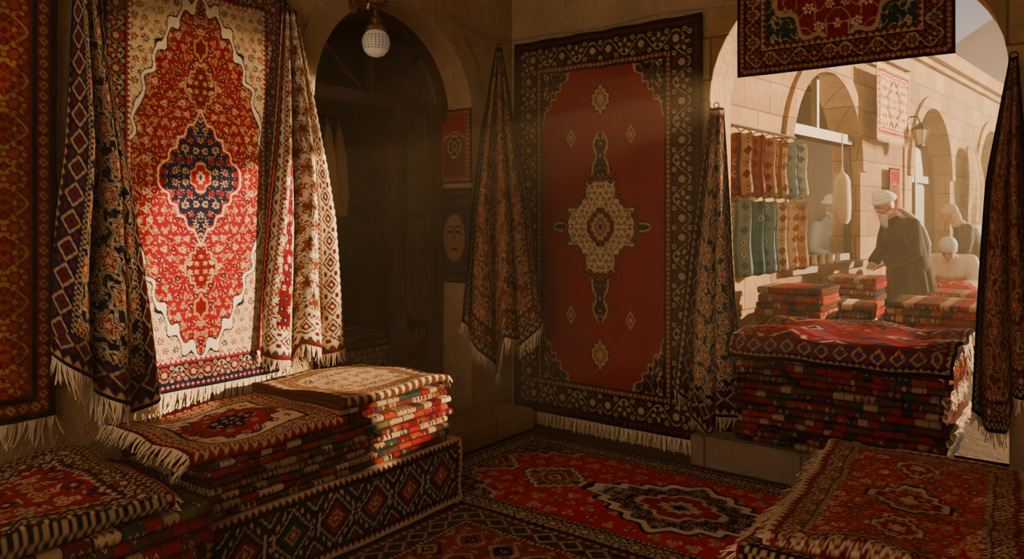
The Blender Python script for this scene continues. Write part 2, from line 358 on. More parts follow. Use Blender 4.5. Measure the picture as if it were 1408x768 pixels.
        C[m&(d>.76)&(d<.83)]=K['CR']; C[m&(d>.90)]=K['R']; C[m&(np.abs(lq-.40)<.03)&(yq<.16)]=K['CR']
        C[m&(np.abs(d-.58)<.03)&((np.floor(x/.016)%2)==0)]=K['CR']
    elif kd=='yellow':
        e0,m=bd((.03,'solid','BK','N','N'),(.05,'dot','DR','G','N'),(.02,'solid','BK','N','N'),(.13,'ros','DR','G','RU'),(.035,'dot','BK','G','N'))
        C[m]=K['DR']; vine(C,x,y,m,60,.16,'RU'); scat(C,x,y,m,.08,3,['G','RU','N'],.40,6)
    elif kd=='tribal':
        e0,m=bd((.02,'solid','BK','N','N'),(.05,'zig','BK','BG','DR'),(.12,'dia','N','BG','DR'),(.03,'mea','BG','N','N'))
        C[m]=K['N']; blob(C,x,y,m,.17,4,'CR','BK','R')
    elif kd=='cream':
        e0,m=bd((.015,'solid','DR','N','N'),(.04,'zig','CR','BR','N'),(.11,'dia','W','BR','DR'),(.03,'mea','CR','DR','N'))
        C[m]=K['W']; blob(C,x,y,m,.12,9,'BR','W','RU'); scat(C,x,y,m,.07,4,['BR','BG'],.25,6)
        s=((x+.3)/.5)%1; mm=m&(s<.2); C[mm]=K['DR']; scat(C,x,y,mm,.06,8,['CR','N'],.40,6)
    elif kd=='darkflor':
        e0,m=bd((.02,'solid','BK','N','N'),(.04,'mea','BG','BK','N'),(.12,'ros','BK','RU','BG'),(.03,'zig','BG','DR','N'))
        C[m]=(.15,.004,.012); blob(C,x,y,m,.2,3,'BG','BK','R'); scat(C,x,y,m,.1,6,['RU','BR'],.24,6,core='BK')
    elif kd=='topred':
        e0,m=bd((.012,'solid','R','N','N'),(.03,'mea','BG','BK','N'),(.09,'ros','BK','RU','CR'),(.03,'zig','CR','DR','N'))
        C[m]=(.34,.004,.014); vine(C,x,y,m,40,.12,'N'); scat(C,x,y,m,.11,4,['CR','N','BG'],.4,6,core='R',leaf='CR')
    elif kd=='over':
        e0,m=bd((.015,'solid','BK','N','N'),(.03,'dot','DR','BG','BK'),(.11,'ros','BK','BG','RU'),(.03,'zig','DR','BG','DR'))
        C[m]=(.012,.035,.02); a=lob(x,y-.30,.46,.58,14,.07,1.5); C[m&(a<1.06)]=K['BG']; g=m&(a<1); C[g]=(.22,.002,.010)
        vine(C,x,y,g,34,.2,'BG'); scat(C,x,y,g,.12,3,['CR','BG'],.36,6,core='DR'); vine(C,x,y,m&(a>1.06),60,.2,'BG')
        a=lob(x,y-.30,.22,.30,12,.1,1.2); C[m&(a<1.08)]=K['N']; C[m&(a<1)]=K['CR']; scat(C,x,y-.3,m&(a<.9),.06,4,['DR','BR'],.4,6,core='CR')
    elif kd=='beige':
        e0,m=bd((.015,'solid','BR','N','N'),(.045,'zig','CR','BR','BG'),(.07,'ros','BG','BR','DR'),(.012,'solid','RU','N','N'))
        C[m]=K['CR']; vine(C,x,y,m,44,.2,'BR'); scat(C,x,y,m,.10,3,['RU','BR','DR'],.40,6,core='CR')
    elif kd=='redmed':
        e0,m=bd((.015,'solid','DR','N','N'),(.045,'dot','R','CR','N'),(.07,'ros','CR','R','N'),(.015,'solid','N','N','N'))
        C[m]=K['W']; scat(C,x,y,m,.075,3,['R','N','RU'],.4,6,core='CR'); a=lob(x,y,.26,.20,14,.08,1.3)
        C[m&(a<1.06)]=K['N']; g=m&(a<1); C[g]=K['R']; scat(C,x,y,g,.07,3,['CR','N'],.36,6); a=lob(x,y,.12,.10,10,.1); C[m&(a<1)]=K['N']; scat(C,x,y,m&(a<.9),.05,3,['CR','R'],.4,6)
    elif kd=='saddle':
        e0,m=bd((.015,'solid','BK','N','N'),(.03,'zig','N','BG','DR'),(.08,'dia','DR','BG','BL'),(.02,'mea','RU','N','N'))
        C[m]=(.26,.010,.022); tri(C,x,y,m,.26,3,['RU','BL','CR','DR'],'N'); scat(C,x,y,m,.10,6,['BL','BG'],.24,4)
    elif kd=='patch':
        e0,m=bd((.010,'solid','CR','N','N'),(.03,'zig','R','CR','N'),(.075,'ros','DR','CR','BG'),(.018,'mea','CR','N','N'))
        C[m]=(.44,.004,.014); vine(C,x,y,m,70,.12,'DR'); scat(C,x,y,m,.058,4,['CR','OR','OL','W','T','BG','RU'],.46,6,sym=False,core='R',leaf='BG')
        for c0,aa in ((0,.15),(.36,.085),(-.36,.085)):
            a=lob(x,y-c0,aa,aa*1.25,12,.08,1.15); C[m&(a<1.1)]=K['N']; C[m&(a<1.0)]=K['CR']; C[m&(a<.82)]=K['R']; scat(C,x,y-c0,m&(a<.8),.045,3,['CR','N'],.42,6); C[m&(a<.28)]=K['CR']
    elif kd=='prayer':
        e0,m=bd((.012,'solid','BK','N','N'),(.035,'dot','DR','BG','BK'),(.01,'solid','RU','N','N'))
        C[m]=K['R']; a=np.maximum(np.abs(x)/.12,((y+.05)/.17)**2*np.sign(y+.05)+np.abs(x)/.2); C[m&(a<1)]=K['BG']; C[m&(a<.88)]=K['DR']
        d=lob(x,y,.07,.09,8,.12); C[d<1.1]=K['BG']; C[d<.9]=K['BK']; C[d<.5]=K['G']; C[d<.25]=K['N']
    elif kd=='face':
        e0,m=bd((.012,'solid','BK','N','N'),(.03,'zig','BR','BK','N'))
        C[m]=K['BK']; a=np.hypot(x/.105,(y+.02)/.18); C[m&(a<1.12)]=K['BR']; C[m&(a<1)]=(.30,.18,.09)
        ex=np.hypot((np.abs(x)-.042)/.030,(y-.025)/.011); C[ex<1]=K['BK']; C[(np.abs(y-.06-(.03-np.abs(np.abs(x)-.04))*.3)<.006)&(np.abs(np.abs(x)-.04)<.036)]=K['BK']
        C[(np.abs(np.abs(x)-.012-np.maximum(0,-y-.02)*.12)<.004)&(y<.05)&(y>-.06)]=K['BR']; C[np.hypot(x/.04,(y+.105)/.013)<1]=K['DR']; C[(np.abs(y+.105)<.003)&(np.abs(x)<.04)]=K['BK']
        C[m&(a<1)&(np.abs(np.abs(x)-.075)<.006)&((np.floor(y/.02)%2)==0)]=K['BR']
        for s in (1,-1):
            b=np.abs(y-s*.24); C[m&(b<.025)&((np.floor(x/.025)%2)==0)]=K['BR']
    elif kd=='flag':
        C[...]=(.24,.005,.009); d1=np.hypot(x+.05,y); d2=np.hypot(x+.022,y); C[(d1<.095)&(d2>.077)]=K['BG']
        th=np.arctan2(y,x-.075)+math.pi; r=np.hypot(x-.075,y); C[r<.042*(.60+.40*np.cos(5*th))]=K['BG']
    elif kd=='fleece':
        C[...]=K['BG']; s=.05; C[(((x/s)%1)<.2)]=K['CR']; scat(C,x,y,x<9,.09,2,['CR','W'],.4,5,core='BG')
    elif kd=='outrug':
        e0,m=bd((.02,'solid','CR','N','N'),(.06,'zig','R','CR','R'),(.05,'dot','CR','R','N'))
        C[m]=K['CR']; a=lob(x,y,.2,.27,10,.1); C[m&(a<1.2)]=K['RU']; C[m&(a<1)]=K['CR']; scat(C,x,y,m,.1,3,['R','RU'],.35)
    return C
RES=.0062
def fringe(pts,dirv,length,parent,mat=FR,sp=.011,sag=0.0,seed=1,wd=.0075,name='fringe'):
    rng=np.random.RandomState(seed); P=np.array(pts,dtype=float); seg=np.linalg.norm(np.diff(P,axis=0),axis=1); L=np.concatenate([[0],np.cumsum(seg)])
    n=max(3,int(L[-1]/sp)); t=np.linspace(0,L[-1],n); B=np.stack([np.interp(t,L,P[:,k]) for k in range(3)],1)
    T=np.gradient(B,axis=0); T/=np.linalg.norm(T,axis=1)[:,None]+1e-9
    dirv=np.array(dirv,dtype=float); m=5; V=np.zeros((n,m,2,3)); ln=length*(.8+.4*rng.rand(n)); 
    k=np.floor(np.arange(n)/4).astype(int); tw=(np.arange(n)%4-1.5)
    j1=rng.randn(n,3)*.12; gj=rng.randn(n//4+2)[k]*.18
    for i in range(m):
        s=i/(m-1); c=B+dirv[None,:]*(ln*s)[:,None]+T*((gj*(length*s*s))-tw*sp*.5*math.sin(min(1,s*1.4)*math.pi*.5))[:,None]+j1*(length*s*s)
        c[:,2]-=sag*s*s
        w=T*(wd*(1-.4*s)/2)+rng.randn(n,3)*.0008
        V[:,i,0]=c-w; V[:,i,1]=c+w
    idx=np.arange(n*m*2).reshape(n,m,2)
    Q=np.stack([idx[:,:-1,0],idx[:,1:,0],idx[:,1:,1],idx[:,:-1,1]],-1).reshape(-1,4)
    me=quadmesh(name,V,Q); me.materials.append(mat)
    ob=bpy.data.objects.new(name,me); reg(ob,None,None,None,None,parent); ob['label']='knotted cream wool fringe'
    return ob
def sheet(name,P,C,label,cat='rug',group=None,th=.009,parent=None,mat=None):
    ny,nx=P.shape[:2]; me=quadmesh(name,P,grid_q(ny,nx),col=C); me.materials.append(mat or PILE)
    ob=bpy.data.objects.new(name,me); reg(ob,label,cat,None,group,parent)
    if th:
        s=ob.modifiers.new('thick','SOLIDIFY'); s.thickness=th; s.offset=0
    return ob
FL=lambda s,z,o: np.stack([o+0*s,s+0*z,z+0*s],-1)
FB=lambda s,z,o: np.stack([s+0*z,-o+0*s,z+0*s],-1)
def flat_rug(name,kd,fr,s0,s1,z0,z1,o,label,fr_b=.08,fr_t=0,wav=.008,flip=False,mat=FR,res=RES,cat='rug'):
    W,H=abs(s1-s0),z1-z0; nx,ny=max(8,int(W/res)),max(8,int(H/res)); u=np.linspace(0,1,nx)[None,:]; v=np.linspace(0,1,ny)[:,None]
    x=(u-.5)*W+0*v; y=(.5-v)*H+0*u; C=design(kd,x,y,W,H)
    S=s0+(s1-s0)*u+0*v; Z=z1-(z1-z0)*v+0*u; O=o+wav*(1+np.sin(u*9+v*2)*.5+np.sin(u*23+1)*.3*v+np.sin(v*11)*.2)
    Z=Z-.006*np.sin(u*math.pi*5)**2*(1-v)
    P=fr(S,Z,O); ob=sheet(name,P,C,label,cat)
    if fr_b: fringe(P[-1],(0,0,-1),fr_b,ob,mat,sp=.009,seed=int(abs(s0*100)))
    return ob
def drape(name,kd,fr,s0,s1,ztop,zb,o,amp,folds,W,H,label,fr_b=.07,ph=0,mat=FR,sharp=1.0,res=RES,hook=True,slit=None):
    """s0,s1: (v list, value list); zb: (u list, z list)"""
    nx,ny=int(W/res),int(H/res); u=np.linspace(0,1,nx)[None,:]; v=np.linspace(0,1,ny)[:,None]
    x=(u-.5)*W+0*v; y=(.5-v)*H+0*u; C=design(kd,x,y,W,H)
    a=np.interp(v,s0[0],s0[1]); b=np.interp(v,s1[0],s1[1]); zz=np.interp(u,zb[0],zb[1])
    k=np.ones(9)/9
    zr=np.convolve(np.pad(zz[0],4,mode='edge'),k,mode='valid')[None,:]
    ww=2*math.pi*folds*u+ph+.5*np.sin(v*3.1)+.35*np.sin(u*7+v*2)
    S=a+(b-a)*(u+.045*np.sin(ww*1.0)*v); Z=ztop+(zr-ztop)*v
    env=.45+.55*np.clip(v*2.2,0,1)
    f=.5+.5*np.cos(ww); f=f**.8
    O=o+amp*env*f*(.75+.25*np.sin(u*13))+.012*np.sin(u*31+v*5)*v+.02*np.sin(v*4)
    P=fr(S,Z,O); ob=sheet(name,P,C,label)
    if fr_b: fringe(P[-1],(0,0,-1),fr_b,ob,mat,sp=.008,seed=int(W*100))
    if hook:
        c=P[0,nx//2]; mb=MB(); pts=[(c[0]+.018*math.cos(t),c[1]+.012*math.sin(t)*0-.006,c[2]+.015+.018*math.sin(t)) for t in np.linspace(-1.2,4.4,12)]
        mb.tube(pts,.004,6); mb.obj('hook',IRON,parent=ob)
    return ob
def path_rug(name,path,L,h,label,mat=None,kd=None,W=None,H=None,nx=24,seed=0,cat='rug',group=None,fr_end=0,fr_mat=FR,fr_len=.08,wob=.004,top_end=True,swob=0,fr_dir=(.75,-.45),fr_front=0,fr_sp=.009,fr_wd=.0075):
    P=np.array(path,dtype=float); T=np.gradient(P,axis=0); T/=np.linalg.norm(T,axis=1)[:,None]; Nn=np.stack([-T[:,1],T[:,0]],1)
    A=P+Nn*h; B=P-Nn*h; loop=np.concatenate([A,B[::-1]],0); M=len(loop); dist=np.concatenate([[0],np.cumsum(np.linalg.norm(np.diff(P,axis=0),axis=1))])
    dd=np.concatenate([dist,dist[::-1]])
    if kd: nx=int(L/.0065)
    x=np.linspace(-L/2,L/2,nx); rng=np.random.RandomState(seed); p1,p2,p3=rng.rand(3)*6
    V=np.zeros((nx,M,3)); V[:,:,0]=x[:,None]; V[:,:,1]=loop[None,:,0]; V[:,:,2]=loop[None,:,1]
    V[:,:,2]+=wob*(np.sin(x*7+p1)+.6*np.sin(x*17+p2))[:,None]
    if swob: V[:,:,2]+=swob*(np.sin(x[:,None]*6+loop[None,:,0]*5+p1)*np.sin(loop[None,:,0]*8+p2)+.5+.5*np.sin(x[:,None]*11+loop[None,:,0]*3+p3))*np.clip(loop[None,:,1]/max(1e-3,loop[:,1].max()),0,1)
    V[:,:,1]+=wob*1.6*(np.sin(x*5+p3)+.5*np.sin(x*13+p1))[:,None]
    V[:,:,0]+=(.006*np.sin(dd*23+p2))[None,:]*np.abs(2*x/L)[:,None]
    i=np.arange(nx*M).reshape(nx,M); j=np.roll(i,-1,axis=1)
    Q=[np.stack([i[:-1],i[1:],j[1:],j[:-1]],-1).reshape(-1,4)]; n=len(P)
    a=np.arange(n-1)
    for r,fl in ((0,False),(nx-1,True)):
        q=np.stack([i[r][a],i[r][a+1],i[r][M-2-a],i[r][M-1-a]],-1)
        Q.append(q[:,::-1] if fl else q)
    Q=np.concatenate(Q); uv=np.zeros((nx,M,2)); uv[:,:,0]=x[:,None]; uv[:,:,1]=dd[None,:]
    col=None
    if kd:
        yy=(H/2-(dist[-1]-dd))[None,:]+0*x[:,None] if top_end else (dd-H/2)[None,:]+0*x[:,None]
        yy=np.clip(yy,-H/2,H/2); col=design(kd,x[:,None]+0*yy,yy,L,H)
    me=quadmesh(name,V,Q,col=col,uv=uv); me.materials.append(PILE if kd else mat)
    ob=bpy.data.objects.new(name,me); reg(ob,label,cat,None,group)
    if fr_end:
        for e in (fr_end if isinstance(fr_end,(list,tuple)) else [fr_end]):
            r=nx-1 if e>0 else 0
            k0=int(n*.45) if top_end else 0; pts=V[r,k0:n] if n>3 else V[r,:n]
            fringe(pts,(e*fr_dir[0],0,fr_dir[1]),fr_len,ob,fr_mat,sp=fr_sp,sag=fr_len*.4,seed=seed,wd=fr_wd)
    if fr_front: fringe(V[:,n-1],(0,-.25,-1),fr_front,ob,fr_mat,sp=.009,seed=seed+1)
    return ob
def folded_path(D,n,t,nb=10,fine=None):
    """serpentine; fold faces -y, topmost layer ends at the back"""
    pts=[]; r=t/2
    for k in range(n):
        z=(k+.5)*t; m=max(4,int((D-2*r)/(fine or .12)))
        ys=np.linspace(D-r,r,m) if ((n-1-k)%2==1) else np.linspace(r,D-r,m)
        pts+=[(y,z) for y in ys]
        if k<n-1:
            front=((n-1-k)%2==1); 
            for a in np.linspace(-80,80,7):
                a=math.radians(a)
                pts.append((r-math.cos(a)*r*1.0,z+r+math.sin(a)*r) if front else (D-r+math.cos(a)*r,z+r+math.sin(a)*r))
    return pts
def place(ob,x,y,z,rot): ob.location=(x,y,z); ob.rotation_euler=(0,0,rot)
def stack(name,n,x,y,z0,L,D,t,layers,rot,mats,group,labels,jit=.015,cat='rug',seed=0,fr=None,shrink=0,frl=.05,frp=.55):
    rng=random.Random(seed); z=z0; obs=[]
    for i in range(n):
        tt=t*rng.uniform(.86,1.14)
        ob=path_rug(name,folded_path(D-rng.uniform(0,.03),layers,tt),L*rng.uniform(.955,1.0)-shrink*i,tt*.47,labels[i%len(labels)],mat=mats[rng.randrange(len(mats))],nx=26,seed=seed*50+i,group=group,wob=.0022,cat=cat,fr_end=(fr if fr and rng.random()<frp else 0),fr_len=frl)
        j=rng.uniform(-jit,jit); k=rng.uniform(-jit,jit)
        c,s=math.cos(rot),math.sin(rot)
        place(ob,x+c*k-s*j,y+s*k+c*j,z,rot+rng.uniform(-.012,.012)); z+=layers*tt+.004; obs.append(ob)
    return z,obs
# ================================================================== STRUCTURE
def archwall(name,fr,u0,u1,z0,z1,arches,th,mat,N=28):
    V=[];Fs=[]
    def q(*p):
        b=len(V); V.extend(fr(*a) for a in p); Fs.append(tuple(range(b,b+len(p))))
    def sec(a,b,za,zb,zc,zd):
        q((a,za,0),(b,zb,0),(b,zd,0),(a,zc,0)); q((a,za,th),(a,zc,th),(b,zd,th),(b,zb,th))
    cur=u0
    for (a0,a1,sp,rise,zb) in arches:
        sec(cur,a0,z0,z0,z1,z1); R=(a1-a0)/2; c=(a0+a1)/2
        q((a0,zb,0),(a0,sp,0),(a0,sp,th),(a0,zb,th)); q((a1,zb,0),(a1,zb,th),(a1,sp,th),(a1,sp,0))
        if zb>z0: sec(a0,a1,z0,z0,zb,zb)
        q((a0,zb,0),(a0,zb,th),(a1,zb,th),(a1,zb,0))
        for i in range(N):
            t0=math.pi*(1-i/N); t1=math.pi*(1-(i+1)/N); ua,ub=c+R*math.cos(t0),c+R*math.cos(t1); za,zc=sp+rise*math.sin(t0),sp+rise*math.sin(t1)
            sec(ua,ub,za,zc,z1,z1); q((ua,za,0),(ub,zc,0),(ub,zc,th),(ua,za,th))
        cur=a1
    sec(cur,u1,z0,z0,z1,z1)
    q((u0,z1,0),(u1,z1,0),(u1,z1,th),(u0,z1,th)); q((u0,z0,0),(u0,z1,0),(u0,z1,th),(u0,z0,th)); q((u1,z0,0),(u1,z0,th),(u1,z1,th),(u1,z1,0))
    mb=MB(); mb.add(V,Fs); ob=mb.obj(name,mat,kind='structure',smooth=False); return ob
def archring(name,fr,a0,a1,sp,rise,w,d,mat,N=24,zb=None,kind='structure'):
    V=[];Fs=[];c=(a0+a1)/2;R=(a1-a0)/2
    prof=[]
    if zb is not None: prof.append((a0,zb,a0-w,zb))
    for i in range(N+1):
        t=math.pi*(1-i/N); prof.append((c+R*math.cos(t),sp+rise*math.sin(t),c+(R+w)*math.cos(t),sp+(rise+w)*math.sin(t)))
    if zb is not None: prof.append((a1,zb,a1+w,zb))
    for (ui,zi,uo,zo) in prof:
        V+= [fr(ui,zi,-d),fr(uo,zo,-d),fr(uo,zo,.001),fr(ui,zi,.001)]
    for i in range(len(prof)-1):
        for k in range(4): Fs.append((i*4+k,i*4+(k+1)%4,i*4+4+(k+1)%4,i*4+4+k))
    Fs+=[(0,1,2,3),tuple(len(V)-4+k for k in range(4))]
    return MB().add(V,Fs).obj(name,mat,kind=kind)
OPX0,OPX1=1.66,3.32
archwall('wall_left',lambda u,z,o:(-o,u,z),-7,.45,-.02,3.9,[(-1.95,-.5,2.33,.70,0.18)],.35,STW)
archwall('wall_back',lambda u,z,o:(u,o,z),-2.6,5.0,-.02,3.9,[(OPX0,OPX1,2.38,.80,.2)],.36,STW)
archring('trim_1',lambda u,z,o:(u,o,z),OPX0,OPX1,2.38,.80,.17,.015,STB,zb=None)
archring('trim_12',lambda u,z,o:(-o,u,z),-1.95,-.5,2.33,.70,.15,.012,STW)
MB().box(4.7,5.0,-7,0,-.02,3.9).obj('wall_right',STW,kind='structure',smooth=False)
MB().box(-.35,5.0,-7,.36,3.9,4.05).obj('ceiling',STW,kind='structure',smooth=False)
MB().box(-2.6,5.0,-7,.0,-.2,0).obj('floor',STP,kind='structure',smooth=False)
MB().box(1.6,3.5,-.20,.36,-.01,.2,.012).obj('trim_2',STP,kind='structure')
MB().box(-6,30,.36,60,-.1,.2).obj('floor_outside',STP,kind='structure',smooth=False)
MB().box(-2.6,-.34,-3.6,0,-.005,.17).obj('floor_shop',STP,kind='structure',smooth=False)
MB().box(.0,.32,-1.25,-.12,0,.16,.02).obj('trim_3',STB,kind='structure')
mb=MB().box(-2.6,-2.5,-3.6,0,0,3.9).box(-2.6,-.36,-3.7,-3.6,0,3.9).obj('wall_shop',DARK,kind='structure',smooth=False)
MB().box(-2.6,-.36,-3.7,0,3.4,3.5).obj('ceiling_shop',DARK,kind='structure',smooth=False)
# -- facade across the alley (slightly turned)
FD=(.105,.994)
def ff(u,z,o): return (1.3+FD[0]*u-o*FD[1], .4+FD[1]*u+o*FD[0], z)
ARC=[(1.85,3.75,2.12,.95,1.15),(5.6,7.5,2.15,.95,.2),(9.2,11.2,2.15,.95,.2),(12.8,14.8,2.15,.95,.2)]
archwall('wall_facade',ff,.02,5.3,.1,3.42,[ARC[0]],.3,STB)
archwall('wall_facade_far',lambda u,z,o: ff(u,z,o-.02),5.3,18,.1,3.75,ARC[1:],.32,STB)
for i,a in enumerate(ARC): archring('trim_%d'%(4+i),lambda u,z,o: ff(u,z,o-.02*(a[0]>5)),a[0],a[1],a[2],a[3],.17,.035,STB)
def fbox(u0,u1,z0,z1,o0,o1,bev=.01):
    V=[ff(u,z,o) for u in (u0,u1) for z in (z0,z1) for o in (o0,o1)]
    return V,[(0,1,3,2),(4,6,7,5),(0,4,5,1),(2,3,7,6),(0,2,6,4),(1,5,7,3)]
mb=MB(); mb.add(*fbox(.02,5.3,3.42,3.55,-.10,.3)); mb.add(*fbox(.02,5.3,3.34,3.42,-.05,0)); mb.obj('trim_9',STB,kind='structure',smooth=False)
mb=MB(); mb.add(*fbox(5.3,18,3.75,3.95,-.14,.3)); mb.add(*fbox(5.3,18,3.66,3.75,-.07,-.02)); mb.obj('trim_10',STB,kind='structure',smooth=False)
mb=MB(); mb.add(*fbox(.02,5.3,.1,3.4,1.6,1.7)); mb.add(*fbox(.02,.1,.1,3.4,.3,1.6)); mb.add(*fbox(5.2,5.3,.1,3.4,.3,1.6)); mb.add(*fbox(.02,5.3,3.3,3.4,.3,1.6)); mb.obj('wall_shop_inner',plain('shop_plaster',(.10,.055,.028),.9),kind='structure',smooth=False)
# hills
def hill(name,cx,cy,rx,ry,h,mat,label):
    nx=60; u=np.linspace(-1,1,nx); X,Y=np.meshgrid(u,u); Z=np.clip(1-(X**2+Y**2),0,1)**.8*h*(1+.12*np.sin(X*9+1)+.1*np.sin(Y*11+X*5)); P=np.stack([cx+X*rx,cy+Y*ry,Z-.5],-1)
    me=quadmesh(name,P,grid_q(nx,nx)); me.materials.append(mat); return reg(bpy.data.objects.new(name,me),label,'hill')
hx=ray(1345,0); T=75
hill('distant_hill',CX+hx[0]*T+4,CY+hx[1]*T,30,16,20.5,plain('hazy_hill',(.10,.13,.17),.9),'hazy blue-grey hill rising beyond the rooftops')
# ================================================================== LEFT WALL RUGS
y0,_=PL(-75,0,.05); y1,_=PL(78,0,.05)
flat_rug('wall_rug','yellow',FL,y0,y1,.74,2.9,.04,'dark red and gold floral wool rug hanging on the wall',.10)
flat_rug('wall_rug','heriz',FL,-3.2,-2.17,.74,2.88,.03,'red medallion carpet with cream border hanging on the plaster wall',.13,res=.0045)
def sL(o,lst): return ([a for a,_,_ in lst],[PL(px,py,o)[0] for _,px,py in lst])
def zL(o,lst): return ([a for a,_,_ in lst],[PL(px,py,o)[1] for _,px,py in lst])
o=.12
drape('hanging_rug','tribal',FL,sL(o,[(0,112,-60),(.2,106,0),(.5,97,280),(.8,78,450),(1,74,520)]),sL(o,[(0,140,-60),(.2,150,0),(.5,186,300),(.8,212,480),(1,224,560)]),PL(125,-60,o)[1],
      zL(o,[(0,74,478),(.25,100,520),(.75,190,572),(1,222,545)]),.04,.17,3.0,1.35,2.3,'dark navy and tan tribal rug gathered in a hanging drape',.10,ph=2.2)
o=.08
drape('hanging_rug','cream',FL,sL(o,[(0,393,10),(.3,380,180),(.6,366,330),(1,350,490)]),sL(o,[(0,408,10),(.3,432,180),(.6,455,330),(1,470,480)]),PL(400,12,o)[1],
      zL(o,[(0,350,482),(.3,385,495),(.45,402,500),(.55,412,470),(.8,445,490),(1,469,478)]),.04,.11,3.0,1.1,2.1,'cream and red rug gathered from a hook in sunlight',.07,ph=1.0)
# ================================================================== CORNER + BACK WALL
flat_rug('wall_carpet','back',FB,.06,1.62,.11,2.97,.035,'tall deep red carpet with lobed cream medallion and black border',.095,mat=FR,res=.005)
cc=np.array([CX,CY])+5.34*np.array(ray(688,0)[:2])
def FC(s,z,o): return np.stack([cc[0]+s*CS+o*SN+0*z, cc[1]+s*SN-o*CS+0*z, z+0*s],-1)
def pc(px,py): return ((px-688)/F*5.34, CZ+(HZ-py)/F*5.34)
drape('hanging_rug','darkflor',FC,([0,.3,.6,1],[pc(682,0)[0],pc(662,0)[0],pc(647,0)[0],pc(632,0)[0]]),([0,.3,.6,1],[pc(690,0)[0],pc(708,0)[0],pc(730,0)[0],pc(750,0)[0]]),pc(0,66)[1],
      ([0,.2,.42,.50,.53,.75,1],[pc(0,440)[1],pc(0,470)[1],pc(0,512)[1],pc(0,514)[1],pc(0,458)[1],pc(0,476)[1],pc(0,428)[1]]),-.06,.21,3.5,1.25,1.9,'dark red and tan floral rug hung in the room corner',.09,ph=.4,mat=FR)
def sB(o,lst): return ([a for a,_,_ in lst],[PB(px,py,o)[0] for _,px,py in lst])
def zB(o,lst): return ([a for a,_,_ in lst],[PB(px,py,o)[1] for _,px,py in lst])
o=.14
drape('hanging_rug','tribal',FB,sB(o,[(0,972,146),(.35,956,300),(.7,936,450),(1,922,560)]),sB(o,[(0,986,146),(.35,1000,300),(.7,1010,450),(1,1018,590)]),PB(978,146,o)[1],
      zB(o,[(0,932,535),(.3,950,575),(.5,965,600),(.6,975,570),(1,1012,580)]),.03,.15,2.5,1.15,2.2,'navy and tan patterned rug gathered on a hook beside the archway',.07,ph=.2,mat=FRD)
o=.22
drape('hanging_rug','darkflor',FB,sB(o,[(0,1386,70),(.35,1352,250),(.7,1338,420),(1,1328,560)]),sB(o,[(0,1396,70),(.35,1412,250),(.7,1425,420),(1,1440,560)]),PB(1390,72,o)[1],
      zB(o,[(0,1328,570),(.3,1350,600),(.45,1378,605),(.55,1388,550),(1,1440,560)]),.03,.15,2.6,1.2,2.2,'dark rug with red motifs hanging from a hook on the pier',.07,ph=.6,mat=FR)
flat_rug('overhead_rug','over',FB,1.87,3.08,2.50,3.36,.06,'dark green and red floral rug hung across the archway top',0,mat=FRD)
# small rugs on the arch reveal
FJ=lambda s,z,o: np.stack([s+0*z,-.5-o+0*s,z+0*s],-1)
def jx(px): # X on plane Y=-.52
    d=ray(px,0); t=(-.52-CY)/d[1]; return CX+t*d[0]
def jz(px,py): d=ray(px,py); t=(-.52-CY)/d[1]; return CZ+t*d[2]
flat_rug('small_wall_rug','prayer',FJ,jx(603),jx(648),jz(625,252),jz(625,150),.012,'small dark red niche rug hanging on the arch reveal',0,res=.004)
flat_rug('small_wall_rug','face',FJ,jx(603),jx(648),jz(625,388),jz(625,258),.012,'small black rug woven with a tan face hanging below another',0,res=.003)
# ================================================================== FLOOR RUGS
def floor_rug(name,kd,x0,x1,y0,y1,z,label,ends=()):
    W,H=x1-x0,y1-y0; nx,ny=int(W/.006),int(H/.006); u=np.linspace(0,1,nx)[None,:]; v=np.linspace(0,1,ny)[:,None]
    x=(u-.5)*W+0*v; y=(.5-v)*H+0*u; C=design(kd,x,y,W,H)
    P=np.stack([x+(x0+x1)/2,y+(y0+y1)/2,z+.004*np.sin(x*6+y*3)**2+.003*np.sin(y*14)**2],-1)
    ob=sheet(name,P,C,label,th=.01)
    for e in ends:
        if e=='y0': fringe(P[-1],(0,-1,-.05),.05,ob,FRD,sag=.0)
        if e=='x0': fringe(P[:,0],(-1,0,-.05),.05,ob,FRD,sag=.0)
        if e=='y1': fringe(P[0],(0,1,-.05),.05,ob,FRD,sag=.0)
    return ob
floor_rug('floor_rug','floor',.36,3.0,-1.66,-.27,.012,'large crimson floral medallion carpet lying on the stone floor',())
floor_rug('floor_rug','floor2',.90,2.62,-3.35,-1.64,.03,'muted brown and rust tribal rug beside the red carpet',('y1',))
# ================================================================== LEFT BENCH + STACKS
MB().box(.06,.80,-3.12,-1.60,0,.345,.01).obj('low_bench',WD2,'low wooden display bench beneath stacked kilims','bench')
fine=np.linspace
pth=[(y,.358) for y in fine(.76,.03,60)]+[(.03-.018*math.sin(a),.34+.018*math.cos(a)) for a in fine(.2,1.4,6)]+[(.008-.01*math.sin(t*7),.335-.315*t) for t in fine(0,1,60)]
ob=path_rug('bench_cover',pth,1.56,.004,'black kilim with cream diamond motifs covering the low bench',kd='bench',H=.36,wob=.002,cat='rug'); place(ob,.85,-2.36,0,math.pi/2)
LB=['folded kilim with multicoloured stripes in the sunlit stack','folded red and cream striped kilim in the sunlit stack']
zt,_=stack('folded_rug',7,.82,-2.385,.368,1.48,.74,.0145,2,math.pi/2,[KIL[0],KIL[0],KIL[1],KIL[3]],'folded kilims on the low bench',LB,seed=3)
zt2,_=stack('folded_rug',2,.80,-2.04,zt,.76,.72,.0155,2,math.pi/2,[KIL[3],KIL[0]],'folded kilims on the low bench',LB,seed=5)
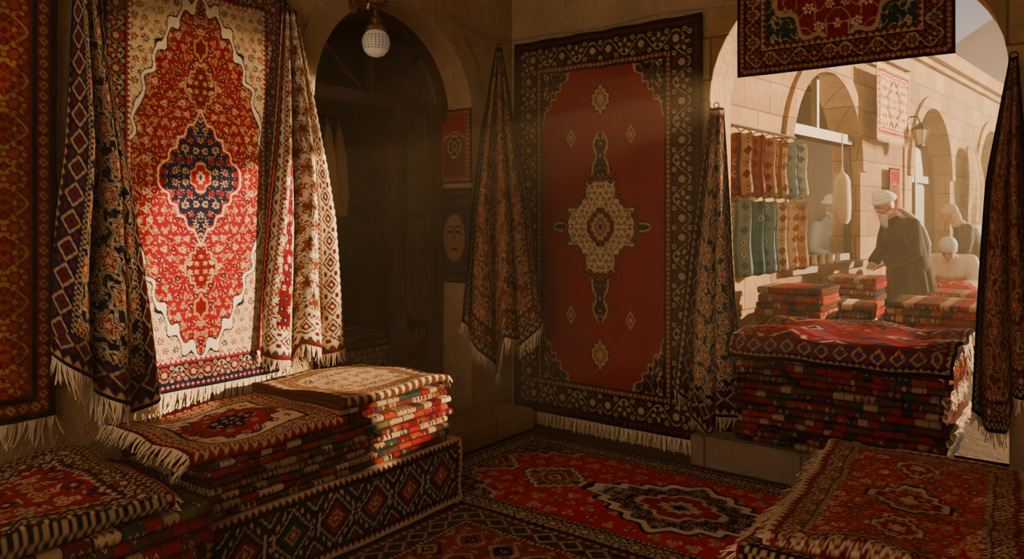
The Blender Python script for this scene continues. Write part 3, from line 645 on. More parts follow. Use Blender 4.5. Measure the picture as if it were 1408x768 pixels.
ob=path_rug('folded_rug',folded_path(.70,2,.020,fine=.007),.78,.0092,'cream and brown patterned rug folded on top of the kilim stack',kd='beige',H=.72,seed=4,fr_end=1,fr_len=.04,swob=.014); place(ob,.80,-2.03,zt2+.002,math.pi/2+.03)
ob=path_rug('folded_rug',folded_path(.76,2,.02,fine=.007),.78,.0095,'red and cream medallion rug folded on the kilim stack',kd='redmed',H=.78,seed=8,fr_end=-1,fr_len=.06,swob=.014); place(ob,.83,-2.80,zt+.002,math.pi/2-.02)
# foreground left stack
zt3,_=stack('folded_rug',9,.97,-3.93,.005,1.50,.86,.0275,2,math.pi/2,[KIL[1],KIL[3],KIL[0],KIL[1]],'thick folded rugs in the floor stack',['folded tribal rug with red and cream bands','folded dark patterned rug in a floor stack'],seed=11,jit=.02)
ob=path_rug('folded_rug',folded_path(.82,2,.032,fine=.007),1.42,.0150,'dark red and navy floral rug folded on the floor stack',kd='topred',H=.84,seed=14,fr_end=1,fr_len=.04,swob=.016); place(ob,.97,-4.04,zt3+.004,math.pi/2)
ob=path_rug('folded_rug',folded_path(.34,3,.03),.26,.014,'beige rug end folded over with loose fringe',mat=KIL[3],seed=15,fr_end=[1,-1],fr_len=.07,nx=24); place(ob,.58,-3.20,zt3-.075,math.pi/2)
# ================================================================== RIGHT BIG STACK
LR=['folded dark red and blue striped rug in a tall stack','folded brown and tan banded kilim in a tall stack']
zt,_=stack('folded_rug',15,2.46,-.14,.203,1.18,.92,.0200,2,0,[KIL[2],KIL[1],KIL[1],KIL[2]],'folded rugs in the archway stack',LR,seed=21,fr=1,jit=.02,frl=.03,frp=.3)
pth=[(y,.018+.01*math.sin(y*9)) for y in fine(.93,.0,100)]+[(-.0-.035*math.sin(a),-.014+.032*math.cos(a)) for a in fine(.1,1.5,7)]+[(-.04-.008*math.sin(t*6),-.025-.09*t) for t in fine(0.05,1,16)]
ob=path_rug('draped_rug',pth,1.24,.006,'red and blue geometric rug laid over the tall stack',kd='saddle',H=1.08,seed=23,wob=.006,top_end=False,fr_end=1,fr_len=.17,swob=.02,fr_mat=FR,fr_dir=(.22,-.8),fr_sp=.013,fr_wd=.006); place(ob,2.47,-.155,zt,0.0)
# foreground right stack
zt,_=stack('folded_rug',5,3.09,-2.27,.005,.78,1.30,.041,2,0,[KIL[2],KIL[1]],'folded rugs in the low stack near the archway',['thick folded dark rug in a low stack'],seed=31)
ob=path_rug('folded_rug',folded_path(1.26,2,.026,fine=.0075),.80,.0122,'dark red floral rug with cream fringe folded under a kilim',kd='topred',H=1.28,seed=35,fr_end=[-1,1],fr_len=.06,swob=.006,fr_dir=(.8,-.4)); place(ob,3.08,-2.25,zt+.002,-.02)
pth=[(y,.022+.008*math.sin(y*8)) for y in fine(1.20,.0,170)]+[(-.0-.05*math.sin(a),-.028+.05*math.cos(a)) for a in fine(.1,1.5,8)]+[(-.055,-.03-.03*t) for t in fine(0.05,1,6)]
ob=path_rug('draped_rug',pth,.77,.014,'multicoloured floral rug with cream fringe on a low stack',kd='patch',H=1.30,seed=33,wob=.006,top_end=False,fr_end=[-1,1],fr_len=.075,swob=.018,fr_dir=(.95,-.05),fr_front=.07); place(ob,3.13,-2.13,zt+.066,.06)
# ================================================================== OUTDOOR STOCK
def table(x0,x1,y0,y1,z,label):
    e=bpy.data.objects.new('display_table',None); reg(e,label,'table'); e.location=((x0+x1)/2,(y0+y1)/2,.2)
    w,d=(x1-x0)/2,(y1-y0)/2
    MB().box(-w,w,-d,d,z-.24,z-.2,.006).obj('table_top',WD2,parent=e)
    for a in (-1,1):
        for b in (-1,1): MB().box(a*(w-.04)-.03,a*(w-.04)+.03,b*(d-.04)-.03,b*(d-.04)+.03,0,z-.24,.004).obj('leg',WD2,parent=e)
    return e
table(1.62,2.10,1.05,1.55,.62,'low wooden table holding folded rugs below hanging bags')
stack('folded_rug',8,1.86,1.04,.622,.50,.5,.027,2,0,[KIL[1],KIL[1],KIL[3],KIL[1]],'folded kilims under the hanging bags',['folded red and orange kilim stacked under hanging bags'],seed=41)
table(1.75,2.35,1.78,2.25,.50,'low wooden table with short pile of rugs')
stack('folded_rug',7,2.02,1.80,.502,.55,.45,.026,2,.1,[KIL[1],KIL[3]],'folded rugs on the alley table',['folded tan and red rug on an alley table'],seed=43)
table(2.40,3.30,1.55,2.25,.50,'low wooden table with wide pile of orange rugs')
stack('folded_rug',9,2.86,1.54,.502,.88,.68,.024,2,0,[KIL[3],KIL[1],KIL[1]],'folded rugs on the wide alley table',['folded orange and red striped rug in sunlight'],seed=45)
table(1.72,2.16,2.58,3.14,.66,'wooden table below the shop window')
stack('folded_rug',7,1.94,2.57,.662,.44,.56,.026,2,.03,[KIL[1],KIL[2],KIL[1]],'folded rugs beside the standing man',['folded patterned rug in the pile beside the shop window'],seed=47)
# hanging bags on rails
def bagmat(n,a,b,c):
    return kilim(n,[a,b,a,a],[c,b,c,a],3,12,dark=c,warp=.1,thr=.05)
BM=[bagmat('woven_bag_rust',(.30,.06,.045),(.5,.33,.22),(.12,.03,.03)),bagmat('woven_bag_red',(.38,.09,.07),(.6,.42,.3),(.2,.03,.03)),bagmat('woven_bag_teal',(.10,.25,.25),(.55,.5,.38),(.05,.12,.14)),bagmat('woven_bag_cream',(.66,.52,.35),(.5,.36,.2),(.3,.12,.06)),bagmat('woven_bag_blue',(.25,.42,.44),(.6,.55,.42),(.1,.2,.25))]
def bag(x,y,ztop,h,w,rot,mat,label,group):
    ny,nx=24,20; V=[];UV=[]
    for sgn in (1,-1):
        for j in range(ny):
            v=j/(ny-1)
            for i in range(nx):
                u=i/(nx-1)*2-1; e=max(0,(1-abs(u)**6)*(1-abs(2*v-1)**8)); tk=.055*(e**.5)*(.6+.5*v)*(1+.22*math.sin(u*7+v*2))
                ww=w*(.45+.05*v); V.append((u*ww+.006*math.sin(v*8),sgn*(-tk-.003),-h*v-.02*v*(1-u*u)+.005*math.sin(u*8))); UV.append((u*ww,v*h))
    n=ny*nx; Q=np.concatenate([grid_q(ny,nx),grid_q(ny,nx,n)[:,::-1]])
    rim=[(j*nx,(j+1)*nx,n+(j+1)*nx,n+j*nx) for j in range(ny-1)]+[(j*nx+nx-1,n+j*nx+nx-1,n+(j+1)*nx+nx-1,(j+1)*nx+nx-1) for j in range(ny-1)]
    rim+=[(i,n+i,n+i+1,i+1) for i in range(nx-1)]+[((ny-1)*nx+i,(ny-1)*nx+i+1,n+(ny-1)*nx+i+1,n+(ny-1)*nx+i) for i in range(nx-1)]
    me=quadmesh('woven_bag',np.array(V),np.concatenate([Q,np.array(rim)]),uv=np.array(UV)); me.materials.append(mat)
    ob=bpy.data.objects.new('woven_bag',me); reg(ob,label,'bag',None,group); ob.location=(x,y,ztop-.05); ob.rotation_euler=(0,0,rot)
    MB().tube([(-w*.2,0,-.01),(-w*.1,0,.035),(0,0,.05),(w*.1,0,.035),(w*.2,0,-.01)],.006,6).obj('strap',FRD,parent=ob)
    return ob
for (z,h,ms,grp) in ((2.27,.44,[0,1,0,3,4,4],'woven bags on the upper rail'),(1.78,.54,[4,2,4,3,3,3],'woven bags on the lower rail')):
    e=MB().tube([(1.60,.42,z+.01),(1.70,1.72,z+.01)],.012,8); 
    e.tube([(1.34,.5,z+.01),(1.61,.5,z+.01)],.008,6); e.tube([(1.46,1.66,z+.01),(1.70,1.66,z+.01)],.008,6)
    e.obj('display_rail',IRON,'iron display rail fixed to the sandstone facade','rail')
    for i in range(6):
        t=i/5; m=ms[i]
        bag(1.61+.085*t,.54+1.08*t,z,h,.29,math.radians(20+4*math.sin(i*3)),BM[m],['rust patterned woven bag hanging from the rail','pink red woven bag hanging from the rail','teal woven bag with tan motifs on the rail','cream woven bag hanging from the rail','pale blue woven bag hanging from the rail'][m],grp)
# ================================================================== SHOP WINDOW
def fbm(u0,u1,z0,z1,o0,o1,name,mat,**k): return MB().add(*fbox(u0,u1,z0,z1,o0,o1)).obj(name,mat,smooth=False,**k)
mb=MB()
for u in (1.87,3.69): mb.add(*fbox(u,u+.05,1.15,2.5,.10,.16))
mb.add(*fbox(1.85,3.75,1.15,1.22,.08,.18)); mb.add(*fbox(1.85,3.75,2.40,2.50,.04,.20))
mb.add(*fbox(2.78,2.83,2.5,3.05,.10,.16)); mb.obj('window_1',WD,kind='structure',smooth=False)
gl,nt,b=newmat('shop_glass'); tr=nd(nt,'ShaderNodeBsdfTransparent'); gs=nd(nt,'ShaderNodeBsdfGlossy'); gs.inputs['Roughness'].default_value=.05; mx=nd(nt,'ShaderNodeMixShader'); mx.inputs[0].default_value=.04
nt.links.new(tr.outputs[0],mx.inputs[1]); nt.links.new(gs.outputs[0],mx.inputs[2]); nt.links.new(mx.outputs[0],nt.nodes['Material Output'].inputs[0])
MB().add(*fbox(1.9,3.7,1.2,2.45,.125,.13)).obj('window_2',gl,kind='structure',smooth=False)
MB().add(*fbox(1.7,3.9,1.09,1.15,-.10,.06)).obj('trim_11',WD2,kind='structure',smooth=False)
sh=bpy.data.objects.new('display_shelf',None); reg(sh,'wooden shelf holding folded cloth inside the shop','shelf'); 
for z in (1.2,1.55,1.9,2.25): fbm(1.3,4.6,z,z+.03,1.25,1.58,'shelf_board',WD2,parent=sh)
k=0; CL=[]
mb=MB()
for q in range(4): mb.box(-.11,.11,-.13,.13,q*.06,q*.06+.055,.02)
base=mb.mesh('folded_cloth')
for z in (1.232,1.582,1.932):
    for i in range(12):
        if k<5:
            me=base.copy(); me.materials.append(plain('folded_cloth_%s'%['tan','red','blue','cream','brown'][k],[(.4,.27,.15),(.3,.06,.04),(.1,.16,.2),(.6,.5,.36),(.2,.1,.05)][k],.9)); CL.append(me)
        ob=bpy.data.objects.new('folded_cloth',CL[k%5])
        reg(ob,'small pile of folded cloth on a shop shelf','cloth',None,'folded cloth on the shop shelf'); p=ff(1.5+i*.27,z,1.41); ob.location=p; ob.rotation_euler=(0,0,math.pi/2+.1*random.random()); k+=1
gm=plain('tea_glass',(.6,.45,.3),.15)
for i in range(5):
    p=ff(2.15+i*.2,1.15,-.04); ob=MB().lathe([(.022,0),(.03,.004),(.028,.03),(.022,.06),(.03,.095),(.031,.1),(.026,.098),(.02,.06),(.024,.01)],seg=16).obj('tea_glass',gm,'small curved tea glass on the window sill','glass',None,'tea glasses on the window sill'); ob.location=p
# hanging bolster
d=ray(1158,240); t=7.35; bx,by=CX+d[0]*t,CY+d[1]*t
ob=MB().lathe([(.01,-.48),(.05,-.47),(.075,-.42),(.08,-.3),(.075,-.15),(.07,-.05),(.05,0),(.015,.03),(.006,.1),(.006,.42)],seg=18,fold=lambda th,z:.04*math.sin(th*5)).obj('hanging_bolster',plain('cream_felt',(.6,.48,.33),.95,bs=.5),'cream felt bolster hanging by a cord at the shop window','bolster'); ob.location=(bx,by,2.02)
def FF(s,z,o): 
    return np.stack([1.3+FD[0]*s+o*FD[1]+0*z, .4+FD[1]*s-o*FD[0]+0*z, z+0*s],-1)
flat_rug('outdoor_rug','outrug',FF,3.75,4.95,2.50,3.30,.16,'cream and red rug hanging high on the sunlit facade',.05,res=.01)
flat_rug('outdoor_rug','prayer',FF,4.55,4.95,1.65,2.20,.05,'small red niche rug hanging on the stone pier',0,res=.008)
drape('hanging_fleece','fleece',FF,([0,.1,.5,1],[8.15,8.0,7.9,8.0]),([0,.1,.5,1],[8.5,8.7,8.85,8.9]),2.70,([0,1],[1.55,1.5]),.08,.12,2,.8,1.1,'cream textured fleece hanging on the stone pier',.03,hook=False,res=.012)
for i,a in enumerate(ARC[1:3]):
    mb=MB(); c=(a[0]+a[1])/2
    mb.add(*fbox(a[0],a[1],.2,3.1,.24,.28)); 
    for u in (a[0],c-.04,a[1]-.08): mb.add(*fbox(u,u+.08,.2,3.05,.18,.24))
    for z in (.2,1.1,2.1): mb.add(*fbox(a[0],a[1],z,z+.1,.19,.24))
    mb.obj('door_%d'%(i+2),WD,kind='structure',smooth=False)
# wall lantern
lp=ff(4.98,2.58,-.28)
e=bpy.data.objects.new('wall_lantern',None); reg(e,'black iron wall lantern with glass panes on the facade','lantern'); e.location=lp
MB().lathe([(.01,.17),(.03,.15),(.10,.09),(.105,.08),(.02,.08)],seg=6).obj('lantern_cap',IRON,parent=e)
MB().lathe([(.045,-.12),(.05,-.1),(.085,.07),(.085,.08)],seg=6).obj('lantern_glass',plain('amber_glass',(.6,.42,.2),.2),parent=e)
mb=MB().lathe([(.01,-.16),(.03,-.14),(.055,-.12),(.055,-.1)],seg=6)
for k in range(6):
    th=2*math.pi*k/6; mb.tube([(.05*math.cos(th),.05*math.sin(th),-.11),(.088*math.cos(th),.088*math.sin(th),.08)],.006,5)
mb.obj('lantern_frame',IRON,parent=e)
MB().tube([(-.28,0,.0),(-.26,0,.12),(-.15,0,.24),(-.03,0,.24),(0,0,.17)],.012,8).obj('bracket',IRON,parent=e)
# added pendant lamp and point light, brightening the figure behind the shop window
pl=ff(2.5,2.75,.75)
e=bpy.data.objects.new('added_shop_lamp',None); reg(e,'added pendant lamp with brass shade brightening the window shop','lamp'); e.location=pl
MB().lathe([(.012,.54),(.006,.53),(.006,.10),(.02,.09),(.03,.07),(.11,.0),(.105,-.002),(.025,.06)],seg=20).obj('lamp_shade',BRASS,parent=e)
bm_,nt,b=newmat('added_lit_bulb'); b.inputs['Base Color'].default_value=(1,.8,.5,1); b.inputs['Emission Color'].default_value=(1,.7,.4,1); b.inputs['Emission Strength'].default_value=6
MB().ell((0,0,-.0),(.03,.03,.04),12).obj('bulb',bm_,parent=e)
pt=bpy.data.lights.new('added_shop_light','POINT'); pt.energy=40; pt.color=(1,.7,.42); pt.shadow_soft_size=.05
po=bpy.data.objects.new('added_shop_light',pt); COL.objects.link(po); po.location=(pl[0],pl[1],pl[2]-.10)
# ================================================================== DOORWAY LEFT
mb=MB()
X0,X1=-.34,-.27
mb.box(X0,X1,-1.94,-.51,2.38,2.47,.005); mb.box(X0,X1,-1.94,-1.87,.17,2.4,.005); mb.box(X0,X1,-.58,-.51,.17,2.4,.005); mb.box(X0,X1,-1.02,-.94,.17,2.4,.005)
mb.box(X0+.01,X1-.01,-1.25,-1.21,2.45,3.0,.004)
for s in (-1,1):
    mb.tube([(-.305,-1.225+s*.05,2.46),(-.305,-1.225+s*.5,2.82)],.016,6)
mb.obj('door_1',WD,kind='structure')
archring('trim_8',lambda u,z,o:(-o-.27,u,z),-1.88,-.57,2.33,.63,.07,.05,WD)
ob=MB().box(-.325,-.285,-.94,-.58,.17,.55,.004).box(-.30,-.275,-.90,-.62,.23,.49,.01).box(-.325,-.285,-.94,-.88,.55,2.38,.004).box(-.325,-.285,-.64,-.58,.55,2.38,.004).box(-.32,-.29,-.88,-.64,1.6,1.66,.004).obj('wooden_door',WD,'dark walnut panelled door leaf in the arched doorway','door')
SK=plain('linen_sack',(.5,.38,.24),.95)
for i in range(6):
    ob=MB().lathe([(.01,-.62),(.06,-.60),(.075,-.45),(.06,-.2),(.03,0),(.015,.05),(.004,.06),(.004,.12)],seg=14,fold=lambda th,z:.08*math.sin(th*4)).obj('hanging_sack',SK,'pale linen sack hanging inside the dim shop','sack',None,'sacks hanging inside the shop'); ob.location=(-.60-.03*i,-1.78+.13*i,2.22)
MB().tube([(-.58,-1.95,2.35),(-.76,-1.05,2.35)],.012,8).obj('display_rail',IRON,'iron rail holding sacks inside the dim shop','rail')
zt,_=stack('folded_rug',6,-.86,-.70,.172,.75,.6,.045,2,0,[KIL[2],KIL[1]],'folded rugs inside the dim shop',['folded dark rug inside the dim shop'],seed=51)
stack('folded_rug',7,-.70,-1.42,.172,.62,.5,.04,2,0,[KIL[3],KIL[1],KIL[0]],'folded rugs inside the dim shop',['folded patterned rug inside the dim shop doorway'],seed=53)
flat_rug('red_flag','flag',lambda s,z,o: np.stack([s+0*z,-.74-o+0*s,z+0*s],-1),-.98,-.60,.42,.74,.02,'red cloth with white crescent and star on a rug stack',0,res=.005,cat='flag')
# ================================================================== LAMP + CABLE
e=bpy.data.objects.new('globe_lamp',None); reg(e,'brass wall lamp with white glass globe above the doorway','lamp')
d=ray(517,59); t=(.22-CX)/d[0]; gx,gy,gz=.22,CY+t*d[1],CZ+t*d[2]; e.location=(gx,gy,gz)
gmm,nt,b=newmat('etched_white_glass'); 
g=nd(nt,'ShaderNodeTexCoord').outputs['Object']; sp=nd(nt,'ShaderNodeSeparateXYZ'); nt.links.new(g,sp.inputs[0])
az=mth(nt,'ARCTAN2',sp.outputs[1],sp.outputs[0]); l1=mth(nt,'GREATER_THAN',mth(nt,'SINE',mth(nt,'MULTIPLY',az,22)),.55); l2=mth(nt,'GREATER_THAN',mth(nt,'SINE',mth(nt,'MULTIPLY',sp.outputs[2],420)),.55)
zz=mth(nt,'LESS_THAN',mth(nt,'ABSOLUTE',sp.outputs[2]),.045)
nt.links.new(mix(nt,mth(nt,'MULTIPLY',mth(nt,'MAXIMUM',l1,l2),zz),(.75,.68,.56),(.2,.17,.14)),b.inputs['Base Color']); b.inputs['Roughness'].default_value=.25
b.inputs['Emission Color'].default_value=(1,.85,.65,1); b.inputs['Emission Strength'].default_value=.06
MB().lathe([(.02,-.085),(.05,-.073),(.075,-.043),(.085,0),(.078,.038),(.058,.064),(.04,.074)],seg=28).obj('glass_globe',gmm,parent=e)
MB().lathe([(.045,.07),(.065,.075),(.075,.088),(.05,.10),(.025,.12),(.038,.14),(.018,.16),(.012,.2),(.04,.22),(.015,.24),(.01,.28)],seg=20).obj('brass_cap',BRASS,parent=e)
MB().tube([(-.22,0,.26),(-.16,0,.30),(-.08,0,.27),(-.02,0,.29),(0,0,.25)],.016,8).tube([(-.16,0,.30),(-.12,.0,.22),(-.07,0,.22),(-.06,0,.25)],.010,6).tube([(0,-.11,.31),(0,-.07,.25),(0,0,.235),(0,.07,.25),(0,.11,.31)],.011,6).ell((-.215,0,.26),(.012,.05,.05)).obj('brass_arm',BRASS,parent=e)
mb=MB(); mb.tube([(.02,y,3.01+.02*math.sin(y*5)) for y in np.linspace(-1.5,-.03,24)]+[(x,-.02,3.01+.012*math.sin(x*6)) for x in np.linspace(.05,1.9,24)],.008,6); mb.obj('wall_cable',plain('painted_cable',(.4,.3,.2),.7),'thin painted cable running along the plaster walls','cable')
# ================================================================== PEOPLE
SKIN=plain('weathered_skin',(.42,.21,.12),.6); EYE=plain('dark_eye',(.02,.015,.01),.2)
def person(label,loc,yaw,J,head,coat,coatmat,skirt=None,trousers=None,scale=1.0,extra=None):
    """J joints (x fwd, y left, z up)"""
    mb=MB(); v=lambda k:Vector(J[k])
    mb.tube([v('pelvis'),v('spine'),v('chest'),v('neckb')],[.13,.125,.14,.07],16,sc=(1.15,.8))
    mb.tube([v('neckb'),v('neck'),v('head')],[.06,.052,.05],12)
    for s in ('l','r'):
        mb.tube([v('chest')+Vector((0,0,.05)),v('sh'+s)],[.07,.062],12)
        mb.tube([v('sh'+s),v('el'+s),v('wr'+s)],[.055,.042,.027],12)
        mb.tube([v('pelvis'),v('hip'+s)],[.11,.095],12); mb.tube([v('hip'+s),v('kn'+s),v('an'+s)],[.085,.058,.042],14)
        a=v('an'+s); f=Vector(J.get('foot',(1,0,0))); mb.tube([a+Vector((0,0,-.03)),a+f*.10+Vector((0,0,-.045)),a+f*.17+Vector((0,0,-.05))],[.04,.038,.025],10)
        w=v('wr'+s); hd=(v('ha'+s)-w).normalized(); up=Vector((0,0,1)); side=hd.cross(up).normalized(); nrm=side.cross(hd).normalized()
        mb.tube([w,w+hd*.045,w+hd*.085],[.026,.034,.034],10,sc=(1.2,.55))
        for q,(o2,l) in enumerate(((-.030,.062),(-.011,.075),(.010,.070),(.029,.054))):
            b0=w+hd*.07+side*o2; p1=b0+hd*(l*.5)+side*o2*.25; p2=p1+hd*(l*.35)-nrm*(l*.3); mb.tube([b0,p1,p2],[.0095,.0088,.0075],8)
        sg=-1 if s=='l' else 1
        b0=w+hd*.03-side*sg*.026*1.0; mb.tube([b0,b0+hd*.03-side*sg*.022,b0+hd*.055-side*sg*.022-nrm*.012],[.012,.010,.008],8)
    # head
    H=v('head'); tilt=J.get('tilt',0); M=Matrix.Rotation(tilt,4,'Y'); hp=lambda x,y,z: H+M@Vector((x,y,z))
    mb.ell(hp(0,0,.02),(.095,.075,.11),20,M); mb.ell(hp(.03,0,-.045),(.06,.055,.065),16,M)
    mb.ell(hp(.098,0,-.008),(.018,.013,.026),10,M); mb.ell(hp(.10,0,-.022),(.02,.017,.012),10,M)
    mb.ell(hp(.082,0,.03),(.015,.055,.01),10,M); mb.ell(hp(.08,0,-.062),(.018,.026,.009),10,M); mb.ell(hp(.075,0,-.092),(.025,.026,.02),10,M)
    for s in (-1,1): mb.ell(hp(-.005,s*.076,-.005),(.02,.008,.032),10,M); mb.ell(hp(.07,s*.035,-.02),(.022,.02,.02),10,M)
    ob=mb.obj('person',SKIN,label,'person',remesh=.0065,sm=2)
    for s in (-1,1): MB().ell(hp(.088,s*.03,.013),(.009,.013,.008),10).obj('eye',EYE,parent=ob)
    # coat
    c=MB(); g=coat
    c.tube([v('pelvis')+Vector((0,0,-.04)),v('spine'),v('chest'),v('neckb')-Vector((0,0,.015))],[.165*g,.16*g,.175*g,.085],20,sc=(1.15,.85))
    for s in ('l','r'):
        c.tube([v('chest')+Vector((0,0,.04)),v('sh'+s)],[.10,.085],12)
        m1=(v('el'+s)+v('wr'+s))*.5
        c.tube([v('sh'+s),(v('sh'+s)+v('el'+s))*.5,v('el'+s),m1,v('el'+s)*.12+v('wr'+s)*.88],[.078,.076*g,.066*g,.062*g,.058*g],12)
    c.obj('coat',coatmat,parent=ob,remesh=.011,sm=3)
    if skirt:
        mb=MB(); mb.loft(skirt,48,fold=lambda th,q:(.02+.09*(1-q))*math.sin(th*9+q*2)+.03*math.sin(th*17)); mb.obj('robe_skirt',coatmat,parent=ob,remesh=.011,sm=1)
    if trousers:
        mb=MB()
        for s in ('l','r'): mb.tube([v('pelvis'),v('hip'+s),v('kn'+s),v('an'+s)+Vector((0,0,.03))],[.13,.12,.085,.07],14)
        mb.obj('trousers',trousers,parent=ob,remesh=.011,sm=2)
    if head=='turban':
        mb=MB(); MM=M@Matrix.Rotation(-.18,4,'Y')
        mb.ell(hp(-.01,0,.10),(.10,.09,.07),18,MM)
        for k in range(5):
            a=k*.9; T=MM@Matrix.Rotation(.22*math.sin(a),4,'X')@Matrix.Rotation(.16*math.cos(a),4,'Y')
            pts=[hp(-.012,0,.065+.018*k)+T@Vector((.098*math.cos(t)*(1-.07*k),.088*math.sin(t)*(1-.07*k),0)) for t in np.linspace(0,2*math.pi,26)]
            mb.tube(pts,.028-.002*k,8)
        mb.obj('turban',plain('white_cotton',(.78,.72,.62),.9),parent=ob,remesh=.006,sm=2)
    if head in ('cap','scarf'):
        mb=MB(); mb.ell(hp(-.012,0,.05),(.108,.09,.098),18,M)
        if head=='scarf': mb.ell(hp(-.045,0,-.05),(.08,.09,.12),16,M); mb.ell(hp(-.06,0,-.15),(.09,.12,.06),16,M)
        mb.obj('head_covering',extra,parent=ob,remesh=.008,sm=2)
    if J.get('beard'):
        mb=MB(); mb.ell(hp(.06,0,-.09),(.045,.055,.05),14,M); mb.ell(hp(.075,0,-.14),(.035,.04,.07),14,M); mb.ell(hp(.0,0,-.06),(.06,.078,.04),14,M); mb.ell(hp(.092,0,-.052),(.02,.035,.011),12,M)
        mb.obj('beard',plain('grey_beard',(.6,.55,.48),.95,bs=.8,bscale=200),parent=ob,remesh=.006,sm=1)
    ob.location=loc; ob.rotation_euler=(0,0,yaw); ob.scale=(scale,)*3
    return ob
FACE_LEFT=math.atan2(-SN,-CS)
stand=dict(pelvis=(-.02,0,.94),spine=(.02,0,1.1),chest=(.09,0,1.26),neckb=(.17,0,1.38),neck=(.21,0,1.43),head=(.265,0,1.52),
 shl=(.10,.18,1.33),shr=(.10,-.18,1.33),ell=(.12,.25,1.07),elr=(.12,-.25,1.07),wrl=(.33,.10,.95),wrr=(.33,-.10,.95),hal=(.41,.03,.90),har=(.41,-.03,.90),
 hipl=(-.02,.09,.90),hipr=(-.02,-.09,.90),knl=(.01,.10,.49),knr=(.01,-.10,.49),anl=(-.02,.11,.09),anr=(-.02,-.11,.09),tilt=.40,beard=True)
COAT=plain('charcoal_wool_coat',(.006,.007,.007),.95,bs=.4,bscale=90)
WHT=plain('cream_cotton_robe',(.62,.52,.4),.9,bs=.3)
d=ray(1250,300); t=7.6
man=person('bearded person in white turban and long charcoal coat examining rugs',(CX+d[0]*t,CY+d[1]*t,.2),FACE_LEFT+.15,stand,'turban',1.08,COAT,
  skirt=[(-.02,0,.12,.28,.27),(-.02,0,.4,.26,.25),(-.02,0,.7,.23,.225),(-.01,0,.9,.20,.195),(.01,0,1.0,.175,.185),(.02,0,1.1,.155,.17)])
mb=MB(); mb.tube([(.13,.05,1.49),(.02,.06,1.41),(-.07,.06,1.30),(-.14,.05,1.15),(-.17,.04,1.02)],[.04,.05,.06,.06,.03],12,sc=(1.4,.5)); mb.obj('shawl',plain('white_shawl',(.75,.68,.56),.9,bs=.3),parent=man,remesh=.008,sm=2)
d=ray(1134,300); t=8.7
st2=dict(stand); st2.update(tilt=.1,head=(.12,0,1.56),neck=(.10,0,1.47),neckb=(.07,0,1.41),chest=(.05,0,1.27)); 
person('person in white turban and pale blue robe behind the shop window',(CX+d[0]*t,CY+d[1]*t,.2),-.6,st2,'turban',1.0,plain('blue_grey_robe',(.25,.32,.38),.9),
  skirt=[(0,0,.12,.25,.24),(0,0,.5,.23,.22),(0,0,.9,.19,.19),(.02,0,1.1,.15,.17)],scale=.97)
seat=dict(pelvis=(0,0,.57),spine=(.06,0,.73),chest=(.17,0,.87),neckb=(.27,0,.97),neck=(.31,0,1.0),head=(.38,0,1.06),
 shl=(.17,.18,.93),shr=(.17,-.18,.93),ell=(.28,.24,.70),elr=(.28,-.24,.70),wrl=(.48,.12,.66),wrr=(.48,-.12,.66),hal=(.56,.06,.64),har=(.56,-.06,.64),
 hipl=(.02,.10,.54),hipr=(.02,-.10,.54),knl=(.44,.15,.54),knr=(.44,-.15,.54),anl=(.44,.15,.09),anr=(.44,-.15,.09),tilt=.6)
d=ray(1312,300); t=8.4; sx,sy=CX+d[0]*t,CY+d[1]*t
person('seated person in cream robe and pale cap bending over cloth',(sx,sy,.2),FACE_LEFT+.9,seat,'cap',1.1,WHT,trousers=WHT,extra=plain('pale_blue_cap',(.5,.52,.52),.9))
MB().lathe([(.17,0),(.19,.02),(.16,.06),(.15,.32),(.19,.36),(.2,.39),(.18,.41)],seg=24).obj('wooden_stool',WD2,'round wooden stool under the seated person','stool').location=(sx,sy,.2)
nx=40; U=np.linspace(0,1,nx)[None,:]; Vv=np.linspace(0,1,nx)[:,None]; X=(U-.5)*.72+0*Vv; Y=(Vv-.5)*.72+0*U
Z=.92-np.maximum(0,np.abs(X)-.17)*1.3-np.maximum(0,np.abs(Y)-.20)*1.1+.012*np.sin(X*30)+.012*np.sin(Y*26)
a=FACE_LEFT+.9; P=np.stack([sx+.40*math.cos(a)+X*math.cos(a)-Y*math.sin(a),sy+.40*math.sin(a)+X*math.sin(a)+Y*math.cos(a),Z],-1)
Cc=np.empty(X.shape+(3,)); Cc[...]=(.42,.01,.02); Cc[(np.abs(np.abs(X)-.3)<.02)|(np.abs(np.abs(Y)-.3)<.02)]=K['W']; scat(Cc,X,Y,(np.abs(X)<.26)&(np.abs(Y)<.26),.12,3,['W','CR'],.3,6)
sheet('red_cloth',P,Cc,'red and white patterned cloth spread over the lap','cloth')
d=ray(1338,300); t=9.3
st3=dict(stand); st3.update(tilt=.3,beard=False)
person('person in dark jacket with beige headscarf standing in the alley',(CX+d[0]*t,CY+d[1]*t,.2),FACE_LEFT-.4,st3,'scarf',1.1,plain('navy_jacket',(.02,.024,.035),.9),
  skirt=[(0,0,.12,.25,.24),(0,0,.5,.23,.22),(0,0,.9,.20,.20),(.02,0,1.1,.16,.17)],extra=plain('beige_scarf',(.5,.38,.25),.95),scale=.95)
stack('folded_rug',8,2.62,3.55,.2,.80,.5,.042,2,0,[KIL[1],KIL[0]],'folded rugs beside the seated person',['folded cream and red rug on the paving'],seed=61)
# ================================================================== recentre origins
for ob in list(COL.objects):
    if ob.parent is None and ob.type=='MESH' and ob.get('kind')!='structure' and ob.location.length<1e-6 and ob.data.users==1:
        n=len(ob.data.vertices); co=np.empty(n*3,dtype=np.float32); ob.data.vertices.foreach_get('co',co); co=co.reshape(-1,3)
        c=np.array([(co[:,0].min()+co[:,0].max())/2,(co[:,1].min()+co[:,1].max())/2,co[:,2].min()],dtype=np.float32)
        ob.data.vertices.foreach_set('co',(co-c).ravel()); ob.data.update(); ob.location=c.tolist()
        for ch in ob.children: ch.location=Vector(ch.location)-Vector(c.tolist())
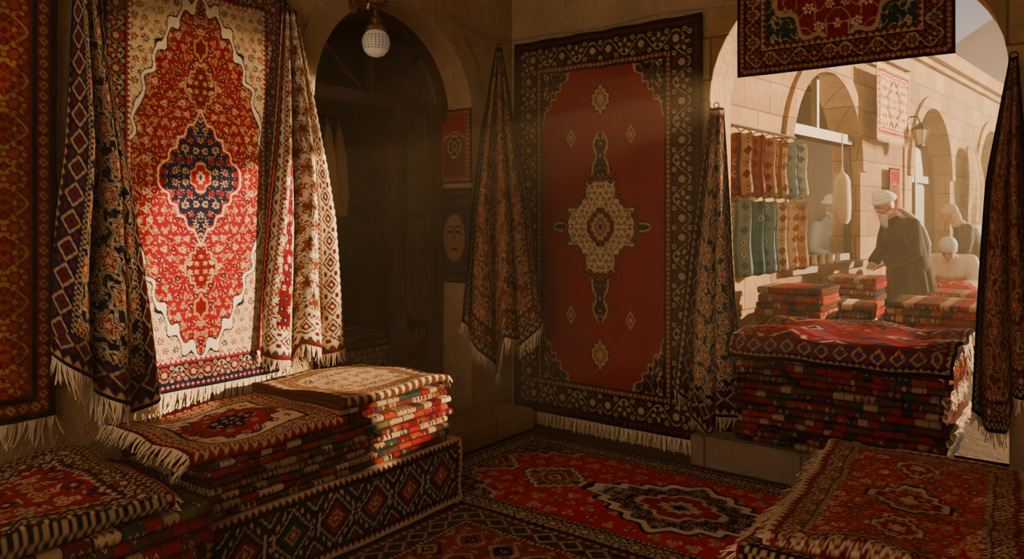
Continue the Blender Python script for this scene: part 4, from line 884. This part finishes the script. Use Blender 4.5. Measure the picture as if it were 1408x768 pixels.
# ================================================================== LIGHT
w=bpy.data.worlds.new('World'); SC.world=w; w.use_nodes=True; nt=w.node_tree; nt.nodes.clear(); bg=nd(nt,'ShaderNodeBackground'); wo=nd(nt,'ShaderNodeOutputWorld'); nt.links.new(bg.outputs[0],wo.inputs[0])
g=nd(nt,'ShaderNodeTexCoord').outputs['Generated']; sp=nd(nt,'ShaderNodeSeparateXYZ'); nt.links.new(g,sp.inputs[0])
sky=ramp(nt,sp.outputs[2],[(0,(.38,.28,.17)),(.10,(.42,.45,.48)),(.3,(.22,.24,.28)),(.8,(.12,.14,.18))])
# added warm fill light in the environment towards -Y, behind the viewpoint
fy=mth(nt,'MAXIMUM',mth(nt,'MULTIPLY',sp.outputs[1],-1.3),0.0); fy=mth(nt,'MINIMUM',mth(nt,'MULTIPLY',fy,fy),1.0)
rear=mix(nt,fy,sky,(2.45,1.68,1.02))
nt.links.new(rear,bg.inputs[0]); bg.inputs[1].default_value=1.0
sun=bpy.data.lights.new('sun','SUN'); sun.energy=22; sun.angle=math.radians(1.2); sun.color=(1,.64,.32)
so=bpy.data.objects.new('sun',sun); COL.objects.link(so); so.rotation_euler=Vector((-2.4,-2.45,-.66)).to_track_quat('-Z','Y').to_euler(); so.location=(8,8,6)
# added spot without fixture: imitates a sun shaft, brightens the medallion carpet
sl=bpy.data.lights.new('added_shaft_spot','SPOT'); sl.energy=600; sl.color=(1,.66,.34); sl.spot_size=math.radians(28); sl.spot_blend=.5; sl.shadow_soft_size=.04
slo=bpy.data.objects.new('added_shaft_spot',sl); COL.objects.link(slo); slo.location=(2.18,.06,2.44); slo.rotation_euler=(Vector((0.05,-2.55,1.85))-Vector(slo.location)).to_track_quat('-Z','Y').to_euler()
def haze(name,box,dens,label):
    hz=MB().box(*box).obj(name,plain('tmp_m',(1,1,1)),label,'haze',kind='stuff',smooth=False)
    vm=bpy.data.materials.new('dusty_air'); vm.use_nodes=True; nt=vm.node_tree; nt.nodes.remove(nt.nodes['Principled BSDF'])
    vs=nd(nt,'ShaderNodeVolumeScatter'); vs.inputs['Density'].default_value=dens; vs.inputs['Anisotropy'].default_value=.3; vs.inputs['Color'].default_value=(1,.78,.5,1)
    nt.links.new(vs.outputs[0],nt.nodes['Material Output'].inputs['Volume']); hz.data.materials.clear(); hz.data.materials.append(vm)
haze('dust_haze',(-8,30,-9,45,-.5,4.3),.021,'fine golden dust haze filling the air')
# ================================================================== CAMERA
cam=bpy.data.cameras.new('camera'); cam.lens=F/1408*36; cam.sensor_width=36; cam.shift_y=-(384-HZ)/1408; cam.clip_start=.05; cam.clip_end=300
co=bpy.data.objects.new('camera',cam); COL.objects.link(co); co.location=(CX,CY,CZ); co.rotation_euler=(math.pi/2,0,math.atan2(SN,CS)); SC.camera=co
